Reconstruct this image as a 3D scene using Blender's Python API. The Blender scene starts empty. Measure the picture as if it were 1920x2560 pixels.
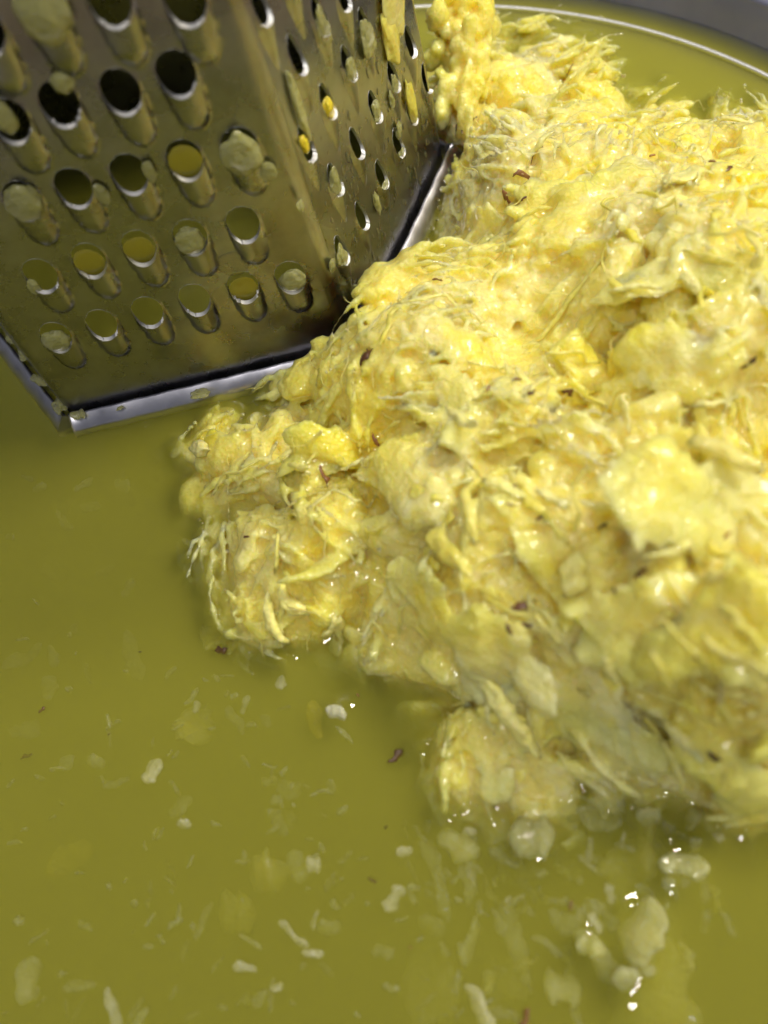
import bpy, bmesh, math, random, time
import numpy as np
from mathutils import Vector, Matrix
from mathutils.bvhtree import BVHTree
from mathutils.kdtree import KDTree

random.seed(7)
rng = np.random.default_rng(11)
scene = bpy.context.scene
COL = scene.collection
mm = 0.001
_T0 = time.time()
def lap(n): print('LAP', n, round(time.time() - _T0, 1))

# ---------------------------------------------------------------- camera
CAM_R = np.array([[0.9725979935, -0.1607092157, -0.1680050327],
                  [-0.2230486135, -0.8488626214, -0.4792510469],
                  [-0.0655931326, 0.5035918962, -0.8614480501]])      # world -> camera (x right, y down, z forward)
CAM_P = np.array([0.0786637682, -0.1311784366, 0.1477694209])
FPX, PW, PH = 2150.0, 1920.0, 2560.0

cam = bpy.data.cameras.new('camera')
cam_o = bpy.data.objects.new('camera', cam)
COL.objects.link(cam_o)
rb = CAM_R.T @ np.diag([1.0, -1.0, -1.0])
m4 = Matrix.Identity(4)
for i in range(3):
    for j in range(3):
        m4[i][j] = rb[i, j]
    m4[i][3] = CAM_P[i]
cam_o.matrix_world = m4
cam.sensor_fit = 'HORIZONTAL'
cam.sensor_width = 36.0
cam.lens = FPX / PW * 36.0
cam.clip_start = 0.005
cam.clip_end = 20.0
cam.dof.use_dof = True
cam.dof.focus_distance = 0.186
cam.dof.aperture_fstop = 14.0
scene.camera = cam_o

# ---------------------------------------------------------------- world and lamps (indoor kitchen light, plus added fill lamps)
w = bpy.data.worlds.new('World')
scene.world = w
w.use_nodes = True
wn = w.node_tree.nodes
wn['Background'].inputs[0].default_value = (0.70, 0.72, 0.80, 1)
wn['Background'].inputs[1].default_value = 0.21

def area_lamp(name, loc, target, size, power, color):
    l = bpy.data.lights.new(name, 'AREA')
    l.shape = 'DISK'
    l.size = size
    l.energy = power
    l.color = color
    o = bpy.data.objects.new(name, l)
    COL.objects.link(o)
    o.location = loc
    o.rotation_euler = (Vector(target) - Vector(loc)).to_track_quat('-Z', 'Y').to_euler()
    return o

area_lamp('ceiling_or_fill_lamp', (0.98, 0.16, 1.02), (0.10, 0.0, 0.0), 0.42, 15.5, (1.0, 0.91, 0.74))
area_lamp('grater_fill_lamp', (0.12, 0.16, 0.66), (0.05, 0.02, 0.0), 0.05, 1.05, (1.0, 0.94, 0.80))  # added lamp, low overhead, to brighten the juice seen through the grater holes
area_lamp('ceiling_or_fill_lamp', (0.14, -0.66, 1.32), (0.10, 0.0, 0.0), 0.16, 7.0, (1.0, 0.95, 0.88))  # added fill from behind the camera, lifts the front of the heap

scene.view_settings.view_transform = 'Standard'
scene.view_settings.look = 'None'
scene.view_settings.exposure = 0.0
scene.view_settings.gamma = 1.0
scene.render.engine = 'CYCLES'
scene.cycles.use_denoising = True
scene.cycles.use_adaptive_sampling = True
scene.cycles.adaptive_threshold = 0.04
scene.cycles.adaptive_min_samples = 16
scene.cycles.max_bounces = 10
scene.cycles.diffuse_bounces = 3
scene.cycles.glossy_bounces = 4
scene.cycles.transmission_bounces = 4
scene.cycles.volume_bounces = 2
scene.cycles.transparent_max_bounces = 12
scene.cycles.caustics_reflective = False
scene.cycles.caustics_refractive = False
scene.cycles.sample_clamp_indirect = 4.0

# ---------------------------------------------------------------- helpers
def ray(x, y):
    d = CAM_R.T @ np.array([(x - PW / 2) / FPX, (y - PH / 2) / FPX, 1.0])
    return d / np.linalg.norm(d)

LZ = -0.0030          # level of the juice; the foot of the grater's sheet is z = 0
def at_height(x, y, z=0.0):
    """point at this height above the juice"""
    d = ray(x, y); z = z + LZ
    return CAM_P + d * ((z - CAM_P[2]) / d[2])

def at_plane(x, y, p0, n):
    d = ray(x, y)
    return CAM_P + d * (np.dot(np.asarray(p0) - CAM_P, n) / np.dot(d, n))

def tag(o, label=None, cat=None, group=None, kind=None):
    if label: o['label'] = label
    if cat: o['category'] = cat
    if group: o['group'] = group
    if kind: o['kind'] = kind
    return o

def mesh_obj(name, verts, faces, mat=None, parent=None, smooth=True):
    me = bpy.data.meshes.new(name)
    me.from_pydata([tuple(v) for v in verts], [], [tuple(f) for f in faces])
    me.update()
    if smooth:
        me.polygons.foreach_set('use_smooth', [True] * len(me.polygons))
    o = bpy.data.objects.new(name, me)
    COL.objects.link(o)
    if mat: me.materials.append(mat)
    if parent: o.parent = parent
    return o

def empty(name, loc=(0, 0, 0)):
    o = bpy.data.objects.new(name, None)
    COL.objects.link(o)
    o.location = loc
    o.empty_display_size = 0.01
    return o

def _hash(ix, iy, iz, seed):
    h = (ix.astype(np.int64) * 374761393 + iy.astype(np.int64) * 668265263 + iz.astype(np.int64) * 2147483647 + seed * 974634533) & 0xFFFFFFFF
    h = ((h ^ (h >> 13)) * 1274126177) & 0xFFFFFFFF
    h = ((h ^ (h >> 16)) * 2246822519) & 0xFFFFFFFF
    return ((h ^ (h >> 13)) & 0xFFFFFF) / float(0xFFFFFF) * 2 - 1

def vnoise(P, scale, seed=0):
    """smooth value noise, P (n,3) metres, scale = feature size"""
    Q = np.asarray(P, float) / scale
    I = np.floor(Q).astype(np.int64)
    F = Q - I
    F = F * F * F * (F * (F * 6 - 15) + 10)
    out = np.zeros(len(Q))
    for dx in (0, 1):
        wx = F[:, 0] if dx else 1 - F[:, 0]
        for dy in (0, 1):
            wy = F[:, 1] if dy else 1 - F[:, 1]
            for dz in (0, 1):
                wz = F[:, 2] if dz else 1 - F[:, 2]
                out += wx * wy * wz * _hash(I[:, 0] + dx, I[:, 1] + dy, I[:, 2] + dz, seed)
    return out

def fbm(P, scale, octs=3, seed=0, gain=0.5):
    s = np.zeros(len(P)); a = 1.0
    for k in range(octs):
        s += a * vnoise(P, scale / 2 ** k, seed + k); a *= gain
    return s

# ---------------------------------------------------------------- materials
def new_mat(name):
    m = bpy.data.materials.new(name)
    m.use_nodes = True
    nt = m.node_tree
    return m, nt, nt.nodes['Principled BSDF']

def node(nt, kind, **kw):
    n = nt.nodes.new(kind)
    for k, v in kw.items():
        if k.startswith('i_'):
            n.inputs[k[2:].replace('_', ' ')].default_value = v
        else:
            setattr(n, k, v)
    return n

def ramp(nt, fac, stops):
    r = nt.nodes.new('ShaderNodeValToRGB')
    els = r.color_ramp.elements
    while len(els) < len(stops): els.new(0.5)
    for e, (p, c) in zip(els, stops):
        e.position = p
        e.color = (*c, 1) if len(c) == 3 else c
    nt.links.new(fac, r.inputs[0])
    return r

def steel(name, base=(0.56, 0.55, 0.53), rough=0.28, streak=1.0, dirt=0.5):
    m, nt, b = new_mat(name)
    b.inputs['Metallic'].default_value = 1.0
    tc = node(nt, 'ShaderNodeTexCoord')
    mp = node(nt, 'ShaderNodeMapping'); mp.inputs['Scale'].default_value = (900, 900, 60)
    nt.links.new(tc.outputs['Object'], mp.inputs[0])
    n1 = node(nt, 'ShaderNodeTexNoise', i_Scale=1.0, i_Detail=3.0)
    nt.links.new(mp.outputs[0], n1.inputs['Vector'])
    n2 = node(nt, 'ShaderNodeTexNoise', i_Scale=110.0, i_Detail=5.0, i_Roughness=0.6)
    nt.links.new(tc.outputs['Object'], n2.inputs['Vector'])
    r = ramp(nt, n2.outputs[0], [(0.30, tuple(c * (1 - 0.35 * dirt) for c in base)), (0.62, base)])
    nt.links.new(r.outputs[0], b.inputs['Base Color'])
    mx = node(nt, 'ShaderNodeMath', operation='MULTIPLY_ADD'); mx.inputs[1].default_value = 0.22; mx.inputs[2].default_value = rough - 0.08
    nt.links.new(n2.outputs[0], mx.inputs[0])
    nt.links.new(mx.outputs[0], b.inputs['Roughness'])
    bp = node(nt, 'ShaderNodeBump', i_Strength=0.10 * streak, i_Distance=0.0002)
    nt.links.new(n1.outputs[0], bp.inputs['Height'])
    nt.links.new(bp.outputs[0], b.inputs['Normal'])
    return m

M_sheet = steel('grater_sheet_steel', (0.335, 0.335, 0.365), 0.25, 1.0, 0.9)
M_rim = steel('grater_rim_steel', (0.60, 0.60, 0.68), 0.30, 0.5, 0.6)
M_edge = steel('cut_edge_steel', (0.90, 0.90, 0.90), 0.42, 0.0, 0.0)
def bowl_mat():
    m, nt, b = new_mat('slate_bowl')
    tc = node(nt, 'ShaderNodeTexCoord')
    n1 = node(nt, 'ShaderNodeTexNoise', i_Scale=60.0, i_Detail=4.0)
    nt.links.new(tc.outputs['Object'], n1.inputs['Vector'])
    r = ramp(nt, n1.outputs[0], [(0.3, (0.13, 0.14, 0.22)), (0.7, (0.18, 0.19, 0.29))])
    nt.links.new(r.outputs[0], b.inputs['Base Color'])
    b.inputs['Roughness'].default_value = 0.28
    return m
M_bowl = bowl_mat()

def pulp_mat(name, stops, sss=1.0, rough=0.30, attr=True, bump=1.0, radius=(0.0062, 0.0052, 0.0027), trans=0.0, coat=0.8, alpha=1.0):
    m, nt, b = new_mat(name)
    L = nt.links.new
    tc = node(nt, 'ShaderNodeTexCoord')
    if attr:
        at = node(nt, 'ShaderNodeAttribute', attribute_name='tone')
        big = node(nt, 'ShaderNodeTexNoise', i_Scale=42.0, i_Detail=2.0)
        L(tc.outputs['Object'], big.inputs['Vector'])
        ad = node(nt, 'ShaderNodeMath', operation='MULTIPLY_ADD'); ad.inputs[1].default_value = 0.30; ad.inputs[2].default_value = 0.0
        L(at.outputs['Fac'], ad.inputs[0])
        ad2 = node(nt, 'ShaderNodeMath', operation='MULTIPLY_ADD'); ad2.inputs[1].default_value = 0.95
        L(big.outputs[0], ad2.inputs[0]); L(ad.outputs[0], ad2.inputs[2])
        small = node(nt, 'ShaderNodeTexNoise', i_Scale=420.0, i_Detail=2.0)
        L(tc.outputs['Object'], small.inputs['Vector'])
        ad3 = node(nt, 'ShaderNodeMath', operation='MULTIPLY_ADD'); ad3.inputs[1].default_value = 0.22
        L(small.outputs[0], ad3.inputs[0]); L(ad2.outputs[0], ad3.inputs[2])
        sb = node(nt, 'ShaderNodeMath', operation='SUBTRACT'); sb.inputs[1].default_value = 0.27
        L(ad3.outputs[0], sb.inputs[0])
        fac = sb.outputs[0]
    else:
        oi = node(nt, 'ShaderNodeObjectInfo')
        small = node(nt, 'ShaderNodeTexNoise', i_Scale=260.0, i_Detail=4.0)
        L(tc.outputs['Object'], small.inputs['Vector'])
        ad = node(nt, 'ShaderNodeMath', operation='MULTIPLY_ADD'); ad.inputs[1].default_value = 0.55
        L(oi.outputs['Random'], ad.inputs[0]); 
        ml = node(nt, 'ShaderNodeMath', operation='MULTIPLY_ADD'); ml.inputs[1].default_value = 0.7; ml.inputs[2].default_value = -0.12
        L(small.outputs[0], ml.inputs[0]); L(ml.outputs[0], ad.inputs[2])
        fac = ad.outputs[0]
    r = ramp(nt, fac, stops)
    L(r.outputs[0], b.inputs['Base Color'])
    b.inputs['Subsurface Weight'].default_value = sss
    b.inputs['Subsurface Radius'].default_value = radius
    b.inputs['Subsurface Scale'].default_value = 1.0
    b.inputs['Roughness'].default_value = rough
    b.inputs['IOR'].default_value = 1.36
    b.inputs['Coat Weight'].default_value = coat
    b.inputs['Coat Roughness'].default_value = 0.06
    b.inputs['Coat IOR'].default_value = 1.42
    b.inputs['Alpha'].default_value = alpha
    if trans:
        b.inputs['Transmission Weight'].default_value = trans
    # fibres run along each shred, grains on top
    if attr:
        fb = node(nt, 'ShaderNodeAttribute', attribute_name='fibre')
        vec = fb.outputs['Vector']
    else:
        mp = node(nt, 'ShaderNodeMapping'); mp.inputs['Scale'].default_value = (180, 1500, 1500)
        L(tc.outputs['Object'], mp.inputs[0]); vec = mp.outputs[0]
    nf = node(nt, 'ShaderNodeTexNoise', i_Scale=1.0, i_Detail=1.0)
    L(vec, nf.inputs['Vector'])
    vo = node(nt, 'ShaderNodeTexVoronoi', i_Scale=1000.0); vo.feature = 'F1'
    L(tc.outputs['Object'], vo.inputs['Vector'])
    b1 = node(nt, 'ShaderNodeBump', i_Strength=0.40 * bump, i_Distance=0.0006)
    L(nf.outputs[0], b1.inputs['Height'])
    b2 = node(nt, 'ShaderNodeBump', i_Strength=0.38 * bump, i_Distance=0.0008)
    L(vo.outputs['Distance'], b2.inputs['Height']); L(b1.outputs[0], b2.inputs['Normal'])
    L(b2.outputs[0], b.inputs['Normal'])
    return m

Y_STOPS = [(0.08, (0.70, 0.61, 0.26)), (0.22, (0.87, 0.79, 0.34)), (0.46, (0.90, 0.79, 0.21)), (0.72, (0.92, 0.76, 0.09)), (0.95, (0.93, 0.69, 0.03))]
M_heap = pulp_mat('pineapple_pulp', Y_STOPS)
P_STOPS = [(0.12, (0.85, 0.77, 0.29)), (0.45, (0.89, 0.79, 0.20)), (0.85, (0.91, 0.76, 0.09))]
M_shred = pulp_mat('pineapple_shred', P_STOPS, attr=False, sss=0.7, bump=0.7, alpha=0.85, radius=(0.0022, 0.0018, 0.0008))
M_soft = pulp_mat('soft_pale_flesh', [(0.12, (0.84, 0.78, 0.32)), (0.5, (0.87, 0.81, 0.30)), (0.85, (0.88, 0.80, 0.20))], attr=False, sss=0.6, radius=(0.0022, 0.0018, 0.0008))
M_pale = pulp_mat('soaked_pulp', [(0.15, (0.70, 0.66, 0.26)), (0.55, (0.80, 0.74, 0.30)), (0.9, (0.82, 0.74, 0.20))], attr=False, rough=0.2, alpha=0.5)
M_white = pulp_mat('white_core_bit', [(0.1, (0.78, 0.73, 0.40)), (0.9, (0.84, 0.80, 0.48))], attr=False, sss=0.6, alpha=0.8)
M_vivid = pulp_mat('vivid_yellow_flesh', [(0.1, (0.92, 0.70, 0.06)), (0.9, (0.93, 0.64, 0.02))], attr=False, sss=0.5)
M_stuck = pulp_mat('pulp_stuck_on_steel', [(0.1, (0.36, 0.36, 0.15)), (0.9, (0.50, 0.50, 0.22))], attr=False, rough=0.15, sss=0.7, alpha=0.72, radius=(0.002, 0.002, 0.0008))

def brown_mat():
    m, nt, b = new_mat('brown_peel')
    oi = node(nt, 'ShaderNodeObjectInfo')
    r = ramp(nt, oi.outputs['Random'], [(0.0, (0.05, 0.02, 0.01)), (0.5, (0.15, 0.065, 0.025)), (1.0, (0.36, 0.17, 0.06))])
    nt.links.new(r.outputs[0], b.inputs['Base Color'])
    b.inputs['Roughness'].default_value = 0.35
    return m
M_brown = brown_mat()

def juice_mat(name, dens, absorb, scat_col=(1.0, 0.945, 0.15)):
    m = bpy.data.materials.new(name)
    m.use_nodes = True
    nt = m.node_tree
    nt.nodes.clear()
    L = nt.links.new
    out = node(nt, 'ShaderNodeOutputMaterial')
    tr = node(nt, 'ShaderNodeBsdfTransparent')
    gl = node(nt, 'ShaderNodeBsdfGlossy'); gl.inputs['Roughness'].default_value = 0.02
    fr = node(nt, 'ShaderNodeFresnel'); fr.inputs['IOR'].default_value = 1.34
    mx = node(nt, 'ShaderNodeMixShader')
    L(fr.outputs[0], mx.inputs[0]); L(tr.outputs[0], mx.inputs[1]); L(gl.outputs[0], mx.inputs[2])
    L(mx.outputs[0], out.inputs['Surface'])
    vs = node(nt, 'ShaderNodeVolumeScatter'); vs.inputs['Color'].default_value = (*scat_col, 1); vs.inputs['Density'].default_value = dens
    va = node(nt, 'ShaderNodeVolumeAbsorption'); va.inputs['Color'].default_value = (0.805, 0.800, 0.30, 1); va.inputs['Density'].default_value = absorb
    ad = node(nt, 'ShaderNodeAddShader')
    L(vs.outputs[0], ad.inputs[0]); L(va.outputs[0], ad.inputs[1])
    L(ad.outputs[0], out.inputs['Volume'])
    return m
M_juice = juice_mat('pineapple_juice', 290.0, 290.0)

def drop_mat():
    m, nt, b = new_mat('juice_drop')
    b.inputs['Base Color'].default_value = (0.85, 0.82, 0.5, 1)
    b.inputs['Roughness'].default_value = 0.05
    b.inputs['IOR'].default_value = 1.34
    b.inputs['Transmission Weight'].default_value = 0.9
    return m
M_drop = drop_mat()

# ---------------------------------------------------------------- bowl
KB = (CAM_P[2] - LZ) / CAM_P[2]
BC = CAM_P[:2] + (np.array([0.0541, -0.0146]) - CAM_P[:2]) * KB; BR = 0.150 * KB
bowl = empty('mixing_bowl', (BC[0], BC[1], LZ))
tag(bowl, 'slate blue grey bowl holding the yellow juice and pulp', 'bowl')
def lathe(name, prof, mat, parent, seg=160, closed=False):
    vs, fs = [], []
    for k in range(seg):
        a = 2 * math.pi * k / seg
        for r, z in prof: vs.append((r * KB * math.cos(a), r * KB * math.sin(a), z))
    n = len(prof)
    for k in range(seg):
        k2 = (k + 1) % seg
        for i in range(n - 1 + (1 if closed else 0)):
            j = (i + 1) % n
            fs.append((k * n + i, k2 * n + i, k2 * n + j, k * n + j))
    return mesh_obj(name, vs, fs, mat, parent)
prof = [(0.0005, -0.048), (0.05, -0.0475), (0.085, -0.046), (0.105, -0.041), (0.122, -0.030), (0.133, -0.017), (0.1405, -0.006),
        (0.1428, -0.0034), (0.1434, -0.0012), (0.1438, -0.0004), (0.1442, -0.0004), (0.1447, -0.0014), (0.1452, -0.0048), (0.1470, -0.0056), (0.1488, -0.0030), (0.1500, 0.000), (0.1515, 0.005), (0.1530, 0.0085)]
lathe('basin', prof, M_bowl, bowl)
pr = [(0.1530 + 0.0016 - 0.0016 * math.cos(a_), 0.0085 + 0.0016 * math.sin(a_)) for a_ in [k * math.pi / 8 for k in range(13)]]
lathe('rolled_rim', pr, M_bowl, bowl)
lathe('rim_reflection_ring', [(0.1440 + 0.0007 * math.cos(a_), -0.0004 + 0.0007 * math.sin(a_)) for a_ in [k * math.pi / 4 for k in range(9)]], M_edge, bowl)  # bright ring added in place of the rim's reflection on the juice
def counter_mat():
    m, nt, b = new_mat('countertop')
    tc = node(nt, 'ShaderNodeTexCoord')
    n1 = node(nt, 'ShaderNodeTexNoise', i_Scale=30.0, i_Detail=5.0)
    nt.links.new(tc.outputs['Object'], n1.inputs['Vector'])
    r = ramp(nt, n1.outputs[0], [(0.3, (0.26, 0.18, 0.07)), (0.7, (0.36, 0.26, 0.11))])
    nt.links.new(r.outputs[0], b.inputs['Base Color'])
    b.inputs['Roughness'].default_value = 0.4
    return m
ct = mesh_obj('countertop', [(-0.8, -0.8, -0.0520), (1.0, -0.8, -0.0520), (1.0, 1.0, -0.0520), (-0.8, 1.0, -0.0520)], [(0, 1, 2, 3)], counter_mat(), smooth=False)
tag(ct, 'brown kitchen countertop under the bowl', 'countertop', kind='structure')

# ---------------------------------------------------------------- grater
SIDE = 0.0665; LEAN = math.tan(math.radians(2.15)); GZ = 0.0; GH = 0.20
P_A = np.array([0.0676, 0.0, GZ]); P_B = np.array([0.0, 0.0, GZ])
c60, s60 = 0.5, math.sqrt(3) / 2
base = [P_B, P_A, P_A + 0.0640 * np.array([c60, s60, 0])]
base.append(base[2] + 0.0640 * np.array([-c60, s60, 0]))
base.append(base[3] + np.array([-0.0676, 0, 0]))
base.append(base[4] + 0.0640 * np.array([-c60, -s60, 0]))
base = np.array(base)
HEXC = base.mean(0)
grater = empty('box_grater', tuple(HEXC))
tag(grater, 'six sided stainless steel grater standing in the juice beside the pulp', 'grater')

def to_local(V, root=HEXC):
    return np.asarray(V) - root

class Panel:
    def __init__(s, i):
        a, b = base[i], base[(i + 1) % 6]
        s.O = a; s.W = np.linalg.norm(b - a); s.U = (b - a) / s.W
        out = np.array([s.U[1], -s.U[0], 0.0])
        v = np.array([-out[0] * LEAN, -out[1] * LEAN, 1.0]); s.V = v / np.linalg.norm(v)
        s.N = np.cross(s.U, s.V)
        s.k = LEAN * math.tan(math.radians(30))     # each side edge moves in by k per unit of height
    def uv(s, x, y, off=0.0):
        p = at_plane(x, y, s.O + s.N * off, s.N)
        d = p - s.O
        return np.dot(d, s.U), np.dot(d, s.V)
    def pos(s, u, v, h=0.0):
        u = np.asarray(u); v = np.asarray(v); h = np.asarray(h) + 0 * u
        return s.O + u[..., None] * s.U + v[..., None] * s.V + h[..., None] * s.N

ED = 0.0022
def coarse_tooth(t, U, V):
    """height and hole implicit of a pressed scoop tooth; lip centre at (u0,v0)"""
    k = t.get('s', 1.0)
    du = (U - t['u']) / k; dv = (V - t['v']) / k
    L = 0.0074
    tt = np.clip(-dv / L, 0, 1)
    wid = 0.0034 - 0.0009 * tt
    x = np.clip(np.abs(du) / wid, 0, 1)
    end = np.clip((-dv - (L - 0.0034)) / 0.0034, 0, 1)
    cross = np.clip(1 - x * x - end * end, 0, 1) ** 0.62
    prof_ = 1 - 0.25 * tt
    upf = np.clip(1 - (dv - 0.0004) / 0.0052, 0, 1); upf = upf * upf * (3 - 2 * upf)
    pr_ = np.where(dv > 0.0004, upf, prof_)
    h = 0.0019 * k * cross * pr_
    cv = 0.0031
    hole = np.sqrt((du / 0.00315) ** 2 + ((dv - cv) / 0.0036) ** 2) - 1
    return h, hole * 0.0032 * k

def fine_tooth(t, U, V):
    k = t.get('s', 1.0)
    du = (U - t['u']) / k; dv = (V - t['v']) / k
    L = 0.0062
    tt = np.clip(-dv / L, 0, 1)
    wid = 0.00205 * (1 - 0.85 * tt) + 0.00005
    x = np.clip(np.abs(du) / wid, 0, 1)
    cross = (1 - x * x) ** 0.8
    upf = np.clip(1 - (dv - 0.0003) / 0.0040, 0, 1); upf = upf * upf * (3 - 2 * upf)
    pr_ = np.where(dv > 0.0003, upf, (1 - tt) ** 0.8)
    h = 0.00115 * k * cross * pr_
    # teardrop hole: round below, pointed above
    top = np.clip(dv / 0.0058, 0, 1)
    rad = 0.00165 * np.sqrt(np.clip(1 - top, 0, 1)) * (1 - 0.25 * top)
    yy = dv - 0.0014
    rr = np.where(yy < 0, np.sqrt(du ** 2 + yy ** 2) - 0.00155, np.sqrt(du ** 2 + (yy * 0.36) ** 2) - 0.00155)
    return h, rr * k

def build_panel(P, name, teeth, fn, cell, vtop, parent):
    nu = int((P.W - 2 * ED) / cell); nv = int(vtop / cell)
    uu, vv = np.meshgrid(np.linspace(-0.5, 0.5, nu + 1), np.linspace(-0.004, vtop, nv + 1), indexing='ij')
    V = vv.copy(); U = P.W / 2 + uu * (P.W - 2 * ED - 2 * P.k * V)
    def field(U, V):
        H = np.zeros_like(U); PHI = np.full_like(U, 1.0); ID = np.full(U.shape, -1)
        for i, t in enumerate(teeth):
            sel = (np.abs(U - t['u']) < 0.006) & (np.abs(V - t['v'] + 0.002) < 0.0135)
            if not sel.any(): continue
            h, p = fn(t, U[sel], V[sel])
            Hs = H[sel]; ids = ID[sel]; ps = PHI[sel]
            up = (h > Hs + 1e-7) | (p < 0.0004)
            up &= (p < ps) | (h > Hs)
            ids[up] = i; ID[sel] = ids
            H[sel] = np.maximum(Hs, h); PHI[sel] = np.minimum(ps, p)
        return H, PHI, ID
    # snap vertices next to a hole onto its edge
    for it in range(3):
        H, PHI, ID = field(U, V)
        e = 2e-5
        gx = (field(U + e, V)[1] - PHI) / e; gy = (field(U, V + e)[1] - PHI) / e
        g2 = gx * gx + gy * gy + 1e-9
        near = np.abs(PHI) < cell * 0.62 * np.sqrt(g2)
        U = np.where(near, U - PHI * gx / g2, U); V = np.where(near, V - PHI * gy / g2, V)
    H, PHI, ID = field(U, V)
    wav = fbm(np.stack([U.ravel(), V.ravel(), U.ravel() * 0], 1), 0.018, 2, 5).reshape(U.shape) * 0.00010
    X = to_local(P.pos(U, V, H + wav))
    idx = np.arange((nu + 1) * (nv + 1)).reshape(nu + 1, nv + 1)
    quads = np.stack([idx[:-1, :-1], idx[1:, :-1], idx[1:, 1:], idx[:-1, 1:]], -1).reshape(-1, 4)
    cu = 0.25 * (U[:-1, :-1] + U[1:, :-1] + U[1:, 1:] + U[:-1, 1:]); cv = 0.25 * (V[:-1, :-1] + V[1:, :-1] + V[1:, 1:] + V[:-1, 1:])
    qh, qp, qi = field(cu, cv)
    keep = (qp > 0).ravel(); qi = qi.ravel()
    quads = quads[keep]; qi = qi[keep]
    XF = X.reshape(-1, 3)
    # hole edges
    ed = {}
    for q in quads:
        for a, b in ((q[0], q[1]), (q[1], q[2]), (q[2], q[3]), (q[3], q[0])):
            k = (a, b) if a < b else (b, a)
            ed[k] = ed.get(k, 0) + 1
    PF = PHI.ravel()
    IDF = ID.ravel()
    def sub(fs):
        u_, inv = np.unique(fs, return_inverse=True)
        return XF[u_], inv.reshape(fs.shape)
    v_, f_ = sub(quads[qi < 0])
    panel = mesh_obj(name, v_, f_, M_sheet, parent)
    edges_by = {}
    for (a, b), c in ed.items():
        if c == 1 and PF[a] < 0.0006 and PF[b] < 0.0006:
            i = max(IDF[a], IDF[b])
            edges_by.setdefault(i, []).append((a, b))
    for i, t in enumerate(teeth):
        q = quads[qi == i]
        if not len(q): continue
        v_, f_ = sub(q)
        to = mesh_obj('tooth', v_, f_, M_sheet, panel)
        es = edges_by.get(i)
        if es:
            vs, fs, mats = list(to.data.vertices), [], []
            vv_, ff_ = [tuple(x) for x in v_], [tuple(x) for x in f_]
            n0 = len(ff_)
            for a, b in es:
                s0 = len(vv_)
                th = P.N * 0.0008 - P.V * 0.0003
                # cut edge: thickness of the sheet, rolled slightly outwards
                vv_ += [tuple(XF[a] + P.N * 0.00004), tuple(XF[b] + P.N * 0.00004), tuple(XF[b] - th), tuple(XF[a] - th)]
                ff_.append((s0, s0 + 1, s0 + 2, s0 + 3))
            me = bpy.data.meshes.new('tooth')
            me.from_pydata(vv_, [], ff_); me.update()
            me.materials.append(M_sheet); me.materials.append(M_edge)
            me.polygons.foreach_set('use_smooth', [True] * len(ff_))
            me.polygons.foreach_set('material_index', [0] * n0 + [1] * (len(ff_) - n0))
            old = to.data; to.data = me; bpy.data.meshes.remove(old)
    # plain sheet above
    vt = GH
    us = np.array([-0.5, 0.5])
    q = []
    for v in (vtop, vt):
        for s_ in us: q.append(P.pos(np.array(P.W / 2 + s_ * (P.W - 2 * ED - 2 * P.k * v)), np.array(v)))
    mesh_obj('upper_sheet', to_local(np.array(q)), [(0, 1, 3, 2)], M_sheet, panel)
    return panel

Pf, Pr = Panel(0), Panel(1)
Z1 = 1150 / 1659.0
front_px = [[(205, 1225), (370, 1180), (535, 1135), (705, 1090), (880, 1045), (1050, 1010)],
            [(150, 1005), (325, 950), (505, 905), (690, 865), (880, 820)],
            [(85, 735), (270, 690), (470, 640), (670, 590), (870, 545)],
            [(40, 450), (220, 390), (440, 345), (640, 280)],
            [(-60, 130), (155, 55), (400, 20), (672, 15)]]
teeth_f = []
for row in front_px:
    for (x, y) in row:
        u, v = Pf.uv(x * Z1, y * Z1, 0.0009)
        teeth_f.append({'u': u, 'v': v - 0.0026, 'px': (x * Z1, y * Z1)})
Z2 = 600 / 1659.0
right_px = [(275, 110), (520, 460), (730, 770), (590, 1060), (930, 1050), (785, 1300), (965, 1540), (825, 1780), (680, 190), (875, 510),
            (1055, 800), (1215, 1040), (1100, 1260), (990, 250), (1180, 590), (1305, 820), (1295, 350), (1410, 600), (835, 20), (470, -90)]
teeth_r = []
for (x, y) in right_px:
    u, v = Pr.uv(560 + x * Z2, y * Z2, 0.0004)
    teeth_r.append({'u': u, 'v': v - 0.0012, 's': 1.22, 'px': (560 + x * Z2, y * Z2)})
front_panel = build_panel(Pf, 'coarse_panel', teeth_f, coarse_tooth, 0.00038, 0.150, grater)
right_panel = build_panel(Pr, 'fine_panel', teeth_r, fine_tooth, 0.00036, 0.150, grater)
for i in range(2, 6):
    P = Panel(i)
    q = []
    for v in (-0.004, GH):
        for s_ in (-0.5, 0.5): q.append(P.pos(np.array(P.W / 2 + s_ * (P.W - 2 * ED - 2 * P.k * v)), np.array(v)))
    mesh_obj('plain_panel', to_local(np.array(q)), [(0, 1, 3, 2)], M_sheet, grater)
# rounded corner folds
for i in range(6):
    Pa, Pb = Panel((i - 1) % 6), Panel(i)
    vs, fs = [], []
    n = 6
    rows_ = 24
    for j in range(rows_ + 1):
        v = -0.004 + (GH + 0.004) * j / rows_
        a = Pa.pos(np.array(Pa.W - ED - Pa.k * v), np.array(v)); b = Pb.pos(np.array(ED + Pb.k * v), np.array(v))
        c = Pb.pos(np.array(Pb.k * v), np.array(v))
        for k in range(n + 1):
            t = k / n
            vs.append((1 - t) ** 2 * a + 2 * t * (1 - t) * c + t * t * b)
    for j in range(rows_):
        for k in range(n):
            p = j * (n + 1) + k
            fs.append((p, p + 1, p + n + 2, p + n + 1))
    mesh_obj('corner_fold', to_local(np.array(vs)), fs, M_sheet, grater)
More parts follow.
